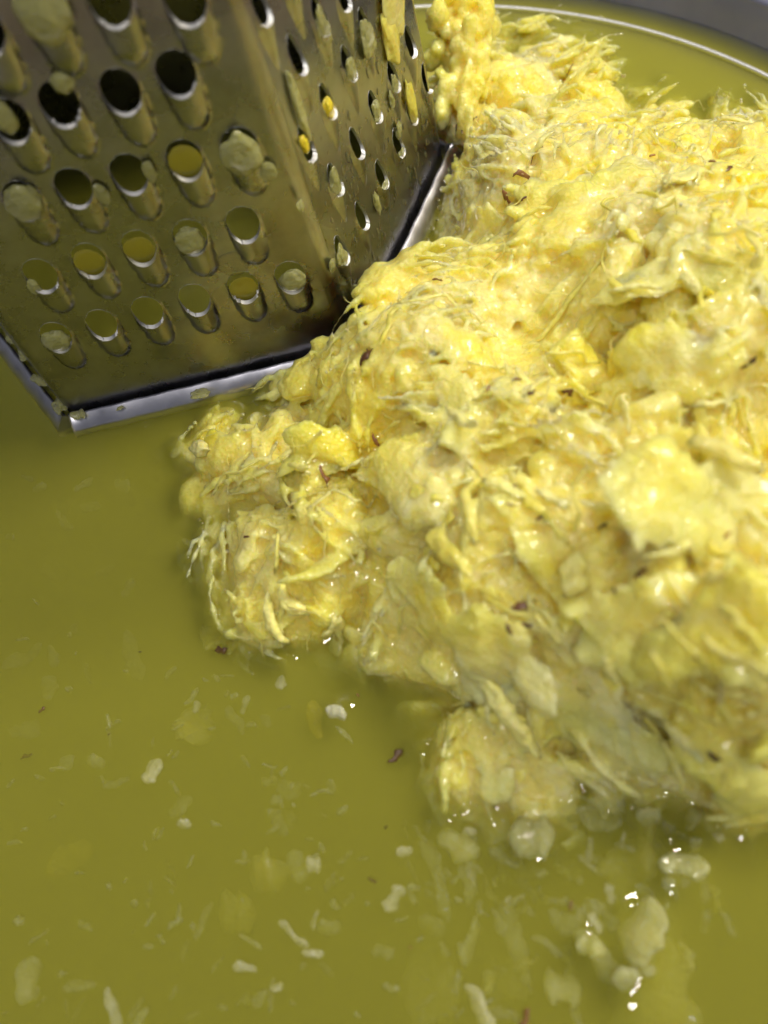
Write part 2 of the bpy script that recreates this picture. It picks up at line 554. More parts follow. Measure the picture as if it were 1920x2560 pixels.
# folded rim round the base: one bar for each side
def rim_bar(i, g0, g1):
    P = Panel(i)
    sec = [(0.0010, -0.0002), (0.0012, 0.0007), (0.0018, 0.0009), (0.0036, -0.0010), (0.0046, -0.0024), (0.0047, -0.0034), (0.0038, -0.0042), (0.0014, -0.0044), (0.0010, -0.0036)]
    out = np.array([P.U[1], -P.U[0], 0.0])
    vs, fs = [], []
    n = 26
    for k in range(n + 1):
        u = -g0 + (P.W + g0 + g1) * k / n
        for (d, z) in sec:
            w_ = 0.00012 * math.sin(k * 1.9 + i * 2) * (1 if d > 0.001 else 0)
            vs.append(P.O + P.U * u + out * (d + w_) + np.array([0, 0, z]))
    m_ = len(sec)
    for k in range(n):
        for j in range(m_):
            j2 = (j + 1) % m_
            fs.append((k * m_ + j, (k + 1) * m_ + j, (k + 1) * m_ + j2, k * m_ + j2))
    fs.append(tuple(range(m_))[::-1]); fs.append(tuple(n * m_ + j for j in range(m_)))
    o = mesh_obj('rim_bar', to_local(np.array(vs)), fs, M_rim, grater)
    bv = o.modifiers.new('bevel', 'BEVEL'); bv.width = 0.0003; bv.segments = 2; bv.limit_method = 'ANGLE'
    return o
rim_bar(0, -0.0004, 0.0022)
rim_bar(1, 0.0002, 0.0020)
for i in (2, 3, 4): rim_bar(i, 0.0, 0.0018)
rim_bar(5, 0.0, 0.0012)
def blob_mesh(name, r, seed, sx=1, sy=1, sz=1, rough=0.35, sub=3, mat=None, scale=None):
    bm = bmesh.new()
    bmesh.ops.create_icosphere(bm, subdivisions=sub, radius=1.0)
    V = np.array([v.co[:] for v in bm.verts])
    d = 1 + rough * fbm(V + seed * 3.7, 0.9, 3, seed)
    V = V * d[:, None] * np.array([sx, sy, sz]) * r
    for v, c in zip(bm.verts, V): v.co = c
    me = bpy.data.meshes.new(name); bm.to_mesh(me); bm.free()
    me.polygons.foreach_set('use_smooth', [True] * len(me.polygons))
    if mat: me.materials.append(mat)
    return me

lap('grater')
# ---------------------------------------------------------------- pulp heap
# outline and relief of the heap: picture position, height above the juice (mm)
ctrl = [(480, 1110, 0), (505, 1190, 0), (530, 1235, 0), (520, 1280, 1), (530, 1380, 0), (560, 1480, 0), (620, 1590, 0), (660, 1635, 0), (740, 1615, 0), (840, 1600, 0),
        (880, 1680, 0), (990, 1700, 0), (1060, 1730, 0), (1090, 1830, 0), (1085, 1900, 0), (1130, 2010, 0), (1210, 2045, 0), (1380, 2050, 0), (1480, 2000, 0),
        (1640, 1985, 0), (1730, 1990, 1), (1800, 2050, 0), (1920, 2080, 0),
        (560, 1130, 5), (620, 1030, 6), (700, 960, 8), (800, 930, 12), (880, 900, 16), (960, 720, 18), (1010, 690, 17), (1075, 530, -1), (1115, 480, 1), (1105, 575, 2), (1060, 630, 1), (1140, 390, 4), (1150, 540, 8), (1190, 450, 11), (1140, 650, 14),
        (1120, 290, 7), (1075, 200, -1), (1070, 110, -4), (1160, 170, 8), (1160, 90, 0), (1240, 130, -2), (1320, 120, -2), (1350, 70, 2), (1400, 70, 1), (1450, 120, 2), (1510, 160, 0), (1545, 215, -1), (1550, 280, 2), (1620, 265, -1),
        (1700, 285, 0), (1780, 305, -1), (1850, 315, 1), (1920, 310, 2), (1250, 200, 8), (1400, 200, 9),
        (1250, 300, 15), (1200, 400, 18), (1400, 300, 15), (1400, 420, 20), (1600, 350, 18), (1600, 480, 25), (1800, 420, 24), (1900, 480, 28), (1300, 520, 20), (1500, 570, 28),
        (1250, 680, 20), (1450, 720, 26), (1650, 680, 33), (1850, 650, 36), (1300, 830, 17), (1500, 860, 24), (1700, 850, 34), (1880, 850, 36),
        (1100, 800, 24), (1080, 950, 26), (1250, 950, 23), (1000, 1050, 22), (1300, 1080, 28), (1500, 1020, 31), (1700, 1050, 32), (1850, 1000, 26), (1880, 1180, 20), (1920, 1240, 18),
        (870, 1050, 16), (760, 1130, 12), (850, 1200, 13), (700, 1230, 8), (620, 1290, 6), (640, 1400, 5), (780, 1320, 11), (950, 1250, 18), (1150, 1250, 27), (1280, 1300, 28),
        (1400, 1250, 26), (1550, 1230, 32), (1700, 1230, 36), (1850, 1330, 37), (720, 1480, 5), (850, 1420, 10), (980, 1400, 15), (1150, 1430, 22), (1300, 1430, 22), (1450, 1430, 26),
        (1600, 1430, 34), (1780, 1450, 40), (1910, 1500, 42), (900, 1560, 5), (1020, 1560, 9), (1150, 1580, 14), (1280, 1580, 22), (1420, 1600, 25), (1600, 1600, 30), (1780, 1650, 36),
        (1910, 1700, 36), (1150, 1760, 7), (1280, 1760, 11), (1420, 1750, 16), (1560, 1780, 17), (1700, 1800, 22), (1850, 1850, 22), (1910, 1900, 18), (1200, 1900, 6), (1340, 1900, 8),
        (1480, 1900, 8), (1650, 1910, 10), (1850, 1960, 10),
        # under the juice outside the outline
        (380, 1150, -14), (400, 1350, -16), (440, 1560, -16), (560, 1740, -15), (740, 1750, -12), (900, 1830, -14), (960, 1980, -14), (1050, 2140, -15), (1300, 2200, -13), (1600, 2180, -14),
        (1850, 2230, -14), (2000, 2230, -14), (1640, 150, -12), (1500, 50, -10), (1750, 200, -14), (1920, 220, -14), (1300, -20, -12), (1060, 30, -12),
        (2050, 400, 20), (2100, 800, 30), (2150, 1200, 25), (2150, 1600, 30), (2100, 2000, 5)]
C3 = np.array([at_height(x, y, z * mm) for x, y, z in ctrl])
def tps_fit(XY, Z, lam=1e-4):
    n = len(XY); S_ = 0.05
    A = XY / S_
    d = np.linalg.norm(A[:, None] - A[None], axis=-1)
    K = np.where(d > 0, d * d * np.log(d + 1e-12), 0) + lam * np.eye(n)
    Pm = np.c_[np.ones(n), A]
    M = np.block([[K, Pm], [Pm.T, np.zeros((3, 3))]])
    sol = np.linalg.solve(M, np.r_[Z, 0, 0, 0])
    def f(Q):
        Q = Q / S_
        out = np.zeros(len(Q))
        for s0 in range(0, len(Q), 20000):
            q = Q[s0:s0 + 20000]
            d = np.linalg.norm(q[:, None] - A[None], axis=-1)
            out[s0:s0 + 20000] = np.where(d > 0, d * d * np.log(d + 1e-12), 0) @ sol[:n] + sol[n] + q @ sol[n + 1:]
        return out
    return f
relief = tps_fit(C3[:, :2], C3[:, 2], 3e-3)
hexin_n = []
def inside_hex(XY, grow=0.0):
    s = np.full(len(XY), -1.0)
    for i in range(6):
        P = Panel(i); out = np.array([P.U[1], -P.U[0]])
        s = np.maximum(s, (XY - P.O[:2]) @ out)
    return s - grow           # < 0 inside
def relief_c(XY):
    z = relief(XY)
    z = np.clip(z, -0.018, 0.05)
    s = inside_hex(XY, 0.0035)
    t = np.clip((s + 0.001) / 0.003, 0, 1)
    return np.where(s < 0.002, z * t + (-0.012) * (1 - t), z)

x0, x1, y0, y1 = -0.012, 0.205, -0.125, 0.120
gs = 0.0009
gx = np.arange(x0, x1, gs); gy = np.arange(y0, y1, gs)
GX, GY = np.meshgrid(gx, gy, indexing='ij')
XY = np.stack([GX.ravel(), GY.ravel()], 1)
Z0 = relief_c(XY)
P3 = np.c_[XY, np.zeros(len(XY))]
rid = 1 - np.abs(fbm(P3 + 0.004 * np.stack([vnoise(P3, 0.012, 31), vnoise(P3, 0.012, 32), P3[:, 2]], 1), 0.026, 3, 25))
Zb = Z0 + 0.0026 * fbm(P3, 0.020, 3, 21) - 0.0085 * np.clip(rid - 0.72, 0, 1) / 0.28 - 0.0004
rad = np.linalg.norm(XY - BC, axis=1)
Zb = np.where(rad > 0.139, np.minimum(Zb, -0.02), Zb)
nx, ny = GX.shape
Zg = Zb.reshape(nx, ny)

sv, sf = [], []          # all shred geometry, to be fused
cnt = 0
ringpts, ringtan, ringtone, ringid = [], [], [], []
def add_mesh(V, F):
    global cnt
    sv.append(V); sf.extend([tuple(i + cnt for i in f) for f in F]); cnt += len(V)
# base body
idx = np.arange(nx * ny).reshape(nx, ny)
top = np.c_[XY, Zb]
bot = np.c_[XY, np.full(len(XY), -0.022)]
add_mesh(np.r_[top, bot], [])
q = np.stack([idx[:-1, :-1], idx[1:, :-1], idx[1:, 1:], idx[:-1, 1:]], -1).reshape(-1, 4)
sf.extend(map(tuple, q.tolist())); sf.extend(map(tuple, (q[:, ::-1] + nx * ny).tolist()))
def wall(a):
    for p, r in zip(a[:-1], a[1:]): sf.append((int(p), int(r), int(r) + nx * ny, int(p) + nx * ny))
wall(idx[::-1, 0]); wall(idx[-1, ::-1]); wall(idx[:, -1]); wall(idx[0, :])

def height_at(x, y):
    i = min(max((x - x0) / gs, 0), nx - 1.001); j = min(max((y - y0) / gs, 0), ny - 1.001)
    a, b = int(i), int(j); fx, fy = i - a, j - b
    return (Zg[a, b] * (1 - fx) + Zg[a + 1, b] * fx) * (1 - fy) + (Zg[a, b + 1] * (1 - fx) + Zg[a + 1, b + 1] * fx) * fy
def normal_at(x, y, e=0.003):
    n = Vector((height_at(x - e, y) - height_at(x + e, y), height_at(x, y - e) - height_at(x, y + e), 2 * e))
    return n.normalized()

def ribbon(c, T, N, length, width, thick, seed, n=11, m=8, curl=0.0, sway=0.0, rag=0.25, taper=0.7, twist=0.0):
    """closed flat strand, its outline ragged, bent along its length"""
    r = np.random.default_rng(seed)
    c = np.asarray(c); T = np.asarray(T) / np.linalg.norm(T); N = np.asarray(N); N = N - T * np.dot(N, T); N = N / (np.linalg.norm(N) + 1e-9); B = np.cross(N, T)
    t = np.linspace(0, 1, n)
    s = (t - 0.5) * length
    wl = np.interp(t, np.linspace(0, 1, 6), r.uniform(1 - rag, 1 + rag, 6)) * np.clip(np.minimum(t, 1 - t) * 2 * 2.2, 0, 1) ** taper
    jit = r.uniform(-rag, rag, (n, m)) * 0.5
    cx = s
    cy = sway * length * np.interp(t, np.linspace(0, 1, 4), r.uniform(-1, 1, 4))
    cz = curl * length * (1 - (2 * t - 1) ** 2) + 0.04 * length * np.interp(t, np.linspace(0, 1, 5), r.uniform(-1, 1, 5))
    cen = c + cx[:, None] * T + cy[:, None] * B + cz[:, None] * N
    V = []
    ph0 = r.uniform(-1, 1) * 0.5
    for k in range(n):
        ph = ph0 + twist * (t[k] - 0.5)
        b = B * math.cos(ph) + N * math.sin(ph); nn = N * math.cos(ph) - B * math.sin(ph)
        for j in range(m):
            a = 2 * math.pi * j / m
            ca, sa = math.cos(a), math.sin(a)
            V.append(cen[k] + b * ca * (width / 2) * max(wl[k], 0.06) * (1 + jit[k, j]) + nn * sa * (thick / 2) * (0.35 + 0.65 * min(1, wl[k])) )
    F = []
    for k in range(n - 1):
        for j in range(m):
            j2 = (j + 1) % m
            F.append((k * m + j, k * m + j2, (k + 1) * m + j2, (k + 1) * m + j))
    F.append(tuple(range(m))[::-1]); F.append(tuple((n - 1) * m + j for j in range(m)))
    return np.array(V), F, cen

FLOW = (math.radians(-55) + 1.9 * fbm(P3, 0.045, 2, 77)).reshape(nx, ny)
HEXG = inside_hex(XY, 0.0060).reshape(nx, ny)
def cell_of(x, y): return int((x - x0) / gs), int((y - y0) / gs)
def flow(x, y): return FLOW[cell_of(x, y)] + random.gauss(0, 0.55)

bm0 = bmesh.new(); bmesh.ops.create_icosphere(bm0, subdivisions=2, radius=1.0)
ICO_V = np.array([v.co[:] for v in bm0.verts]); ICO_F = [tuple(v.index for v in f.verts) for f in bm0.faces]; bm0.free()

sid = 0
def scatter_shreds(n, lr, wr, tr, lift, tilt, curl, rag=0.3, sway=0.12, zmin=-0.011):
    global sid
    made = 0; tries = 0
    while made < n and tries < n * 6:
        tries += 1
        x = random.uniform(x0 + 0.004, x1 - 0.004); y = random.uniform(y0 + 0.004, y1 - 0.004)
        z = height_at(x, y)
        if z < zmin: continue
        if HEXG[cell_of(x, y)] < 0: continue
        N = normal_at(x, y)
        a = flow(x, y)
        T = Vector((math.cos(a), math.sin(a), 0)); T = (T - N * T.dot(N)).normalized()
        B = N.cross(T)
        tl = random.gauss(0, tilt)
        T2 = (T * math.cos(tl) + N * math.sin(tl)).normalized()
        rl = random.gauss(0, tilt * 1.6)
        N2 = (N * math.cos(rl) + B * math.sin(rl))
        ln = random.uniform(*lr); wd = random.uniform(*wr); th = random.uniform(*tr)
        sid += 1
        V, F, cen = ribbon((x, y, z + random.uniform(*lift)), T2, N2, ln, wd, th, sid, curl=random.gauss(0.02, curl), sway=sway, rag=rag, twist=random.gauss(0, 0.9))
        add_mesh(V, F)
        tone = min(1, max(0, random.gauss(0.5, 0.24)))
        for p in cen[1::2]:
            ringpts.append(p); ringtan.append(T2[:]); ringtone.append(tone); ringid.append(sid)
        made += 1
def scatter_lumps(n, rr, lift):
    global sid
    made = 0; tries = 0
    while made < n and tries < n * 6:
        tries += 1
        x = random.uniform(x0 + 0.004, x1 - 0.004); y = random.uniform(y0 + 0.004, y1 - 0.004)
        z = height_at(x, y)
        if z < -0.012: continue
        if HEXG[cell_of(x, y)] < 0: continue
        sid += 1
        r = random.uniform(*rr)
        V = ICO_V * (1 + 0.35 * vnoise(ICO_V + sid * 1.7, 0.8, 3))[:, None] * r * np.array([random.uniform(.7, 1.5), random.uniform(.7, 1.5), random.uniform(.5, 1.0)])
        a = random.uniform(0, 6.28); ca, sa = math.cos(a), math.sin(a)
        V = V @ np.array([[ca, sa, 0], [-sa, ca, 0], [0, 0, 1]])
        c = np.array([x, y, z + random.uniform(*lift)])
        add_mesh(V + c, ICO_F)
        ringpts.append(c); ringtan.append((ca, sa, 0)); ringtone.append(min(1, max(0, random.gauss(0.45, 0.22)))); ringid.append(sid)
        made += 1
def scatter_bundles(n, k_r, lr, spread, lift, tip):
    global sid
    made = 0; tries = 0
    while made < n and tries < n * 6:
        tries += 1
        x = random.uniform(x0 + 0.008, x1 - 0.008); y = random.uniform(y0 + 0.008, y1 - 0.008)
        z = height_at(x, y)
        if z < -0.008 or HEXG[cell_of(x, y)] < 0.001: continue
        N = normal_at(x, y); a = flow(x, y)
        T = Vector((math.cos(a), math.sin(a), 0)); T = (T - N * T.dot(N)).normalized()
        B = N.cross(T)
        tone = min(1, max(0, random.gauss(0.45, 0.22)))
        base_t = random.gauss(0, tip)
        for k in range(random.randint(*k_r)):
            sid += 1
            off = random.gauss(0, spread)
            yaw = off / spread * 0.12 + random.gauss(0, 0.10)
            T2 = (T * math.cos(yaw) + B * math.sin(yaw)); tl = base_t + random.gauss(0, tip * 0.6)
            T2 = (T2 * math.cos(tl) + N * math.sin(tl)).normalized()
            c = Vector((x, y, z)) + B * off + N * random.uniform(*lift) + T * random.gauss(0, 0.0015)
            V, F, cen = ribbon(c, T2, N, random.uniform(*lr), random.uniform(0.0008, 0.0015), random.uniform(0.0008, 0.0011), sid, n=12, m=6, curl=random.gauss(0.0, 0.07), sway=0.12, rag=0.25, taper=0.6)
            add_mesh(V, F)
            for p in cen[1::3]: ringpts.append(p); ringtan.append(T2[:]); ringtone.append(tone); ringid.append(sid)
        made += 1
def hit_relief(x, y):
    d = ray(x, y); t = 0.08
    for _ in range(400):
        p = CAM_P + d * t
        if p[2] < height_at(p[0], p[1]): break
        t += 0.0006
    return p
scatter_shreds(60, (0.014, 0.026), (0.006, 0.010), (0.0018, 0.0028), (-0.0006, 0.0018), 0.18, 0.05, rag=0.35, zmin=0.007)     # broad flaps
scatter_shreds(220, (0.006, 0.014), (0.0022, 0.0045), (0.0010, 0.0018), (-0.0008, 0.0008), 0.22, 0.08, rag=0.45)
scatter_bundles(460, (5, 10), (0.008, 0.019), 0.0018, (-0.0007, 0.0007), 0.10)
scatter_shreds(500, (0.006, 0.016), (0.0006, 0.0012), (0.0006, 0.0010), (-0.0003, 0.0008), 0.20, 0.10, rag=0.30, sway=0.2)
scatter_lumps(130, (0.0022, 0.0050), (-0.0040, -0.0010))
scatter_lumps(2000, (0.0005, 0.0011), (-0.0004, 0.0004))
# folds and flaps that stand out in the heap
folds = [(1500, 1780, 24, 30, 15, 1.8, 1.4, .4), (1600, 565, 65, 17, 11, 4, 0.6, .9), (1500, 490, -25, 25, 8, 2.4, 1.2, .7), (1720, 1300, 14, 34, 14, 2.4, 1.6, .55), (1430, 1190, 20, 14, 10, 4, 1.4, .4),
         (1060, 1500, 30, 18, 11, 2.6, 1.0, .4), (1220, 1600, 12, 16, 11, 2.8, 1.0, .4), (1600, 1560, -30, 22, 12, 3, 1.2, .5), (1820, 1880, 60, 22, 13, 3, 1.0, .5), (1180, 310, 62, 15, 9, 2.4, 1.0, .9),
         (1440, 570, -40, 20, 8, 1.8, 1.2, .35), (1640, 720, -14, 26, 7, 1.8, 1.4, .4), (1400, 1320, 100, 14, 6, 3.4, 0.8, .3), (1470, 1400, 66, 20, 5, 1.8, 1.2, .3), (1230, 1690, 62, 16, 8, 1.8, 0.8, .3),
         (980, 720, -20, 16, 9, 3, 1.2, .5), (1150, 900, 50, 26, 8, 3, 0.4, .6), (1040, 1200, 40, 24, 9, 3, 0.6, .6), (700, 1480, 70, 14, 6, 2.4, 0.8, .3), (1850, 700, 30, 26, 10, 3, 1, .6), (1700, 900, 20, 22, 8, 2.4, 1, .5),
         (900, 1380, 20, 16, 9, 2.6, 0.8, .35), (640, 1350, 100, 15, 8, 3, 0.6, .3), (560, 1140, 0, 16, 7, 3, 0.6, .35), (1300, 1350, 55, 22, 6, 2, 0.8, .55), (1800, 1600, -20, 24, 12, 3, 1, .6), (1560, 300, 10, 18, 9, 3, .8, .7), (1350, 250, 40, 18, 9, 3, .8, .8)]
for k, (px_, py_, ang, ln, wd, th, lf, tone) in enumerate(folds):
    p = hit_relief(px_, py_); N_ = np.array(normal_at(p[0], p[1], 0.005)) + np.array([0, 0, 0.35]); N_ /= np.linalg.norm(N_)
    a_ = math.radians(ang); T_ = CAM_R.T @ np.array([math.cos(a_), math.sin(a_), 0.0]); T_ = T_ - N_ * np.dot(T_, N_); T_ /= np.linalg.norm(T_)
    sid += 1
    V, F, cen = ribbon(p + N_ * lf * mm, T_, N_, ln * mm, wd * mm, th * mm, 400 + k, n=22, m=18, rag=0.38, taper=0.45, curl=0.05, sway=0.05, twist=0.5)
    V = V + 0.0008 * np.stack([fbm(V, 0.005, 2, s_) for s_ in (1, 2, 3)], 1)
    add_mesh(V, F)
    for q_ in cen: ringpts.append(q_); ringtan.append(tuple(T_)); ringtone.append(tone); ringid.append(sid)

# vertical stick of fruit at the far side
st0 = at_height(1165, 280, 0.008); stick_vec = at_height(1152, -40, 0.026) - st0
stick_len = np.linalg.norm(stick_vec); stick_dir = stick_vec / stick_len
for k in range(90):
    sid += 1
    t = random.random()
    c = st0 + stick_dir * (t * stick_len) + np.array([random.gauss(0, 0.0030), random.gauss(0, 0.0026), random.gauss(0, 0.0015)])
    if k < 24:
        V, F, cen = ribbon(c, stick_dir + np.array([random.gauss(0, .25), random.gauss(0, .25), random.gauss(0, .2)]), (0.5, -0.8, 0.1), random.uniform(.010, .018), random.uniform(.004, .008), .0035, sid + 900, rag=0.3)
    else:
        V = ICO_V * (1 + 0.35 * vnoise(ICO_V + sid * 1.7, 0.8, 3))[:, None] * random.uniform(0.0012, 0.0034) + c; F = ICO_F
    add_mesh(V, F)
    ringpts.append(c); ringtan.append(tuple(stick_dir)); ringtone.append(0.9); ringid.append(sid)

lap('shreds')
me = bpy.data.meshes.new('raw')
me.from_pydata(np.concatenate(sv).tolist(), [], sf)
me.update()
raw = bpy.data.objects.new('raw', me)
COL.objects.link(raw)
rm = raw.modifiers.new('remesh', 'REMESH'); rm.mode = 'VOXEL'; rm.voxel_size = 0.00042
sm = raw.modifiers.new('smooth', 'SMOOTH'); sm.factor = 0.5; sm.iterations = 5
dg = bpy.context.evaluated_depsgraph_get()
ev = raw.evaluated_get(dg)
hm = bpy.data.meshes.new_from_object(ev)
bm = bmesh.new(); bm.from_mesh(hm)
bmesh.ops.delete(bm, geom=[v for v in bm.verts if v.co.z < -0.0185 or math.hypot(v.co.x - BC[0], v.co.y - BC[1]) > 0.1425], context='VERTS')
bm.to_mesh(hm); bm.free()
bpy.data.objects.remove(raw); bpy.data.meshes.remove(me)
lap('remesh')
nv = len(hm.vertices)
co = np.zeros(nv * 3, np.float32); hm.vertices.foreach_get('co', co); co = co.reshape(-1, 3).astype(float)
nr = np.zeros(nv * 3, np.float32); hm.vertices.foreach_get('normal', nr); nr = nr.reshape(-1, 3).astype(float)
co += nr * (0.00050 * fbm(co, 0.0042, 2, 61) + 0.00016 * fbm(co, 0.0015, 2, 81))[:, None]
hm.vertices.foreach_set('co', co.astype(np.float32).ravel())
# tone and fibre direction of the shred that each point belongs to
kd = KDTree(len(ringpts))
for i, p in enumerate(ringpts): kd.insert(p, i)
kd.balance()
near = np.fromiter((kd.find(p)[1] for p in co), dtype=np.int64, count=nv)
RP = np.array(ringpts); RT = np.array(ringtan); RI = np.array(ringid); RN = np.array(ringtone)
T = RT[near]; T /= np.linalg.norm(T, axis=1)[:, None]
rel = co
sA = (rel * T).sum(1)
Bt = np.cross(T, np.array([0, 0, 1.0])); Bt /= (np.linalg.norm(Bt, axis=1)[:, None] + 1e-9)
sB = (rel * Bt).sum(1)
sC = (rel * np.cross(Bt, T)).sum(1)
fibre = np.stack([sA * 220 + RI[near] * 3.1, sB * 1900, sC * 900], 1)
at = hm.attributes.new('tone', 'FLOAT', 'POINT'); at.data.foreach_set('value', RN[near].astype(np.float32))
at = hm.attributes.new('fibre', 'FLOAT_VECTOR', 'POINT'); at.data.foreach_set('vector', fibre.astype(np.float32).ravel())
lap('attrs')
hm.polygons.foreach_set('use_smooth', [True] * len(hm.polygons))
hm.materials.clear(); hm.materials.append(M_heap)
hm.name = 'pulp_heap'
heap = bpy.data.objects.new('pulp_heap', hm)
COL.objects.link(heap)
tag(heap, 'wet heap of grated yellow pineapple pulp rising out of the juice', 'pulp', kind='stuff')
print('heap verts', nv, 'faces', len(hm.polygons))

def frame_matrix(T_, N_, loc):
    B_ = np.cross(N_, T_)
    m_ = Matrix.Identity(4)
    for i_ in range(3): m_[i_][0], m_[i_][1], m_[i_][2], m_[i_][3] = T_[i_], B_[i_], N_[i_], loc[i_]
    return m_, np.stack([T_, B_, N_], 1)

# ---------------------------------------------------------------- things floating in the juice (list first: the surface bulges over them)
bpy.context.view_layer.update()
def hit_heap(x, y):
    ok, loc, n, i = heap.ray_cast(Vector(CAM_P), Vector(ray(x, y)))
    return (loc, n) if ok else (None, None)
float_poly = None
surface_bits = []      # (x, y, radius) of bits that lift the surface

# bits: picture position, depth below the surface (mm), length, width (mm), angle in the picture (deg), kind
bits = [(840, 1782, -0.5, 5.0, 4.0, 10, 'white'), (790, 1800, 3.5, 9, 3.2, 80, 'vivid'), (175, 2145, 6, 11, 6, -30, 'vivid'),
        (490, 1815, 3, 9, 8, 70, 'yellow'), (590, 1800, 4, 8, 2.6, 60, 'pale'), (380, 1930, 1.2, 6, 4, -60, 'white'), (240, 1905, 2.5, 5, 3.4, 20, 'pale'), (168, 1907, 3, 4, 3.5, 80, 'pale'),
        (290, 1960, 3, 7, 2.4, -15, 'pale'), (55, 1640, 4, 11, 4, -25, 'pale'), (330, 1640, 5, 14, 5, 75, 'pale'), (120, 1720, 4, 6, 5, 80, 'pale'), (60, 1825, 5, 9, 5, 0, 'pale'),
        (460, 2060, 1, 3.5, 2.8, 0, 'white'), (450, 2015, 3.5, 6, 4, -30, 'pale'), (670, 2180, 3, 8, 7, 10, 'yellow'), (745, 2165, 3, 7, 4, 70, 'pale'), (785, 2160, 1.5, 3, 3, 0, 'white'),
        (505, 2300, 3, 8, 2.8, -65, 'pale'), (590, 2290, 4, 8, 8, 0, 'yellow'), (732, 2335, 1.2, 8, 2.0, 40, 'white'), (820, 2320, 3, 5, 4, 0, 'pale'), (612, 2418, 1.0, 5, 2.2, 10, 'white'),
        (65, 2450, 2.0, 9, 4.6, -75, 'pale'), (197, 2467, 2.2, 7, 2.6, -5, 'pale'), (282, 2520, 1.6, 8, 2.6, 70, 'white'), (345, 2560, 1.5, 6, 3, -70, 'pale'), (692, 2468, 1.2, 2.4, 2.2, 0, 'white'),
        (100, 1220, 3, 4, 2.6, -20, 'pale'), (160, 1265, 6, 5, 4, 20, 'pale'), (140, 1430, 7, 9, 5, 40, 'pale'), (560, 1590, 2.5, 13, 10, 10, 'yellow'),
        (1145, 2115, 1.5, 9, 5.6, 25, 'pale'), (1010, 2130, 1.2, 3.4, 2.6, 0, 'white'), (1175, 2080, 1.0, 3, 2.2, 0, 'white'), (1330, 2090, -0.6, 9, 8, 0, 'pale'), (1290, 2160, 5, 9, 7, 0, 'yellow'),
        (1085, 2200, 3, 16, 3.0, 75, 'pale'), (1170, 2200, 3, 9, 3.4, 80, 'pale'), (985, 2245, 1.5, 6, 3, -60, 'white'), (1175, 2350, 2.4, 9, 4, -70, 'pale'), (1290, 2350, 2.8, 15, 4, 70, 'pale'),
        (1080, 2450, 5, 12, 12, 0, 'yellow'), (1270, 2460, 5, 10, 8, 0, 'yellow'), (1200, 2520, 1.2, 9, 4.6, 65, 'white'), (1405, 2470, 1.5, 6.5, 6, 0, 'pale'), (1490, 2305, 1.0, 4, 2.2, 55, 'white'),
        (1520, 2300, 2.6, 5, 3, 60, 'pale'), (1420, 2305, 3, 6, 4, -20, 'pale'), (1500, 2390, 1.2, 12, 4, 48, 'pale'), (1475, 2365, -0.5, 5, 4, 10, 'pale'), (1565, 2450, -0.4, 5, 5, 0, 'pale'), (1617, 2424, -0.4, 2.6, 2.4, 0, 'pale'),
        (1610, 2330, -0.5, 12, 9, -70, 'pale'), (1620, 2080, 2.0, 20, 6, 95, 'yellow'), (1620, 2040, -0.4, 5, 4, 0, 'pale'), (1710, 2165, -0.6, 9, 5, 15, 'pale'), (1735, 2045, 0.8, 6, 3, -60, 'pale'),
        (1740, 2105, -0.3, 2.4, 2.2, 0, 'pale'), (1795, 2090, 0.4, 2.2, 2.0, 0, 'white'), (1672, 2204, -0.2, 2.4, 2.2, 0, 'pale'), (1500, 2045, 1.0, 9, 4.4, 20, 'pale'), (1460, 2035, 1.5, 8, 4, -10, 'pale'),
        (1620, 2510, 3, 26, 12, 85, 'yellow'), (1640, 2270, 5, 26, 14, 80, 'yellow'), (1080, 2310, 4, 6, 4, 30, 'pale'), (1120, 2450, 4, 6, 4, -30, 'pale'),
        (960, 2380, 3, 5, 3, 0, 'pale'), (720, 1970, 4, 6, 4, 30, 'pale'), (700, 2060, 4, 6, 3, 70, 'pale'), (690, 2000, 2.5, 2.6, 2, 0, 'pale'),
        (1430, 50, 1.0, 7, 4, 15, 'pale'), (1500, 48, 0.8, 3.4, 2.6, 60, 'white'), (1460, 80, 3, 9, 5, 0, 'pale'), (1240, 65, 2, 6, 3, 30, 'pale'), (1780, 255, 0.3, 4, 2.6, 70, 'vivid')]
r2 = random.Random(5)
for k in range(110):
    if k % 3: x, y = r2.uniform(10, 1250), r2.uniform(1650, 2550)
    else: x, y = r2.uniform(1000, 1900), r2.uniform(2080, 2550)
    if x > 900 and y < 2050: continue
    bits.append((x, y, r2.uniform(1.0, 5.0), r2.uniform(1.6, 6.0), r2.uniform(0.7, 2.2), r2.uniform(-90, 90), r2.choice(['pale', 'pale', 'pale', 'pale', 'white', 'yellow'])))
for k in range(110):
    x, y = r2.uniform(5, 1300), r2.uniform(1500, 2555)
    if y > 1250 + x * 0.75: bits.append((x, y, r2.uniform(1.0, 3.2), r2.uniform(1.0, 4.0), r2.uniform(0.5, 1.4), r2.uniform(-90, 90), 'pale'))
for k in range(75):
    x = r2.uniform(1000, 1800); y = 2050 + abs(r2.gauss(0, 170))
    if y < 2550: bits.append((x, y, r2.uniform(1.2, 5), r2.uniform(1.6, 7.0), r2.uniform(0.8, 2.4), r2.gauss(65, 30), r2.choice(['pale', 'pale', 'pale', 'yellow', 'white'])))
for k in range(14):
    bits.append((r2.uniform(10, 420), r2.uniform(1180, 1650), r2.uniform(2.5, 7), r2.uniform(2.5, 7), r2.uniform(1.5, 3.5), r2.uniform(-90, 90), 'pale'))

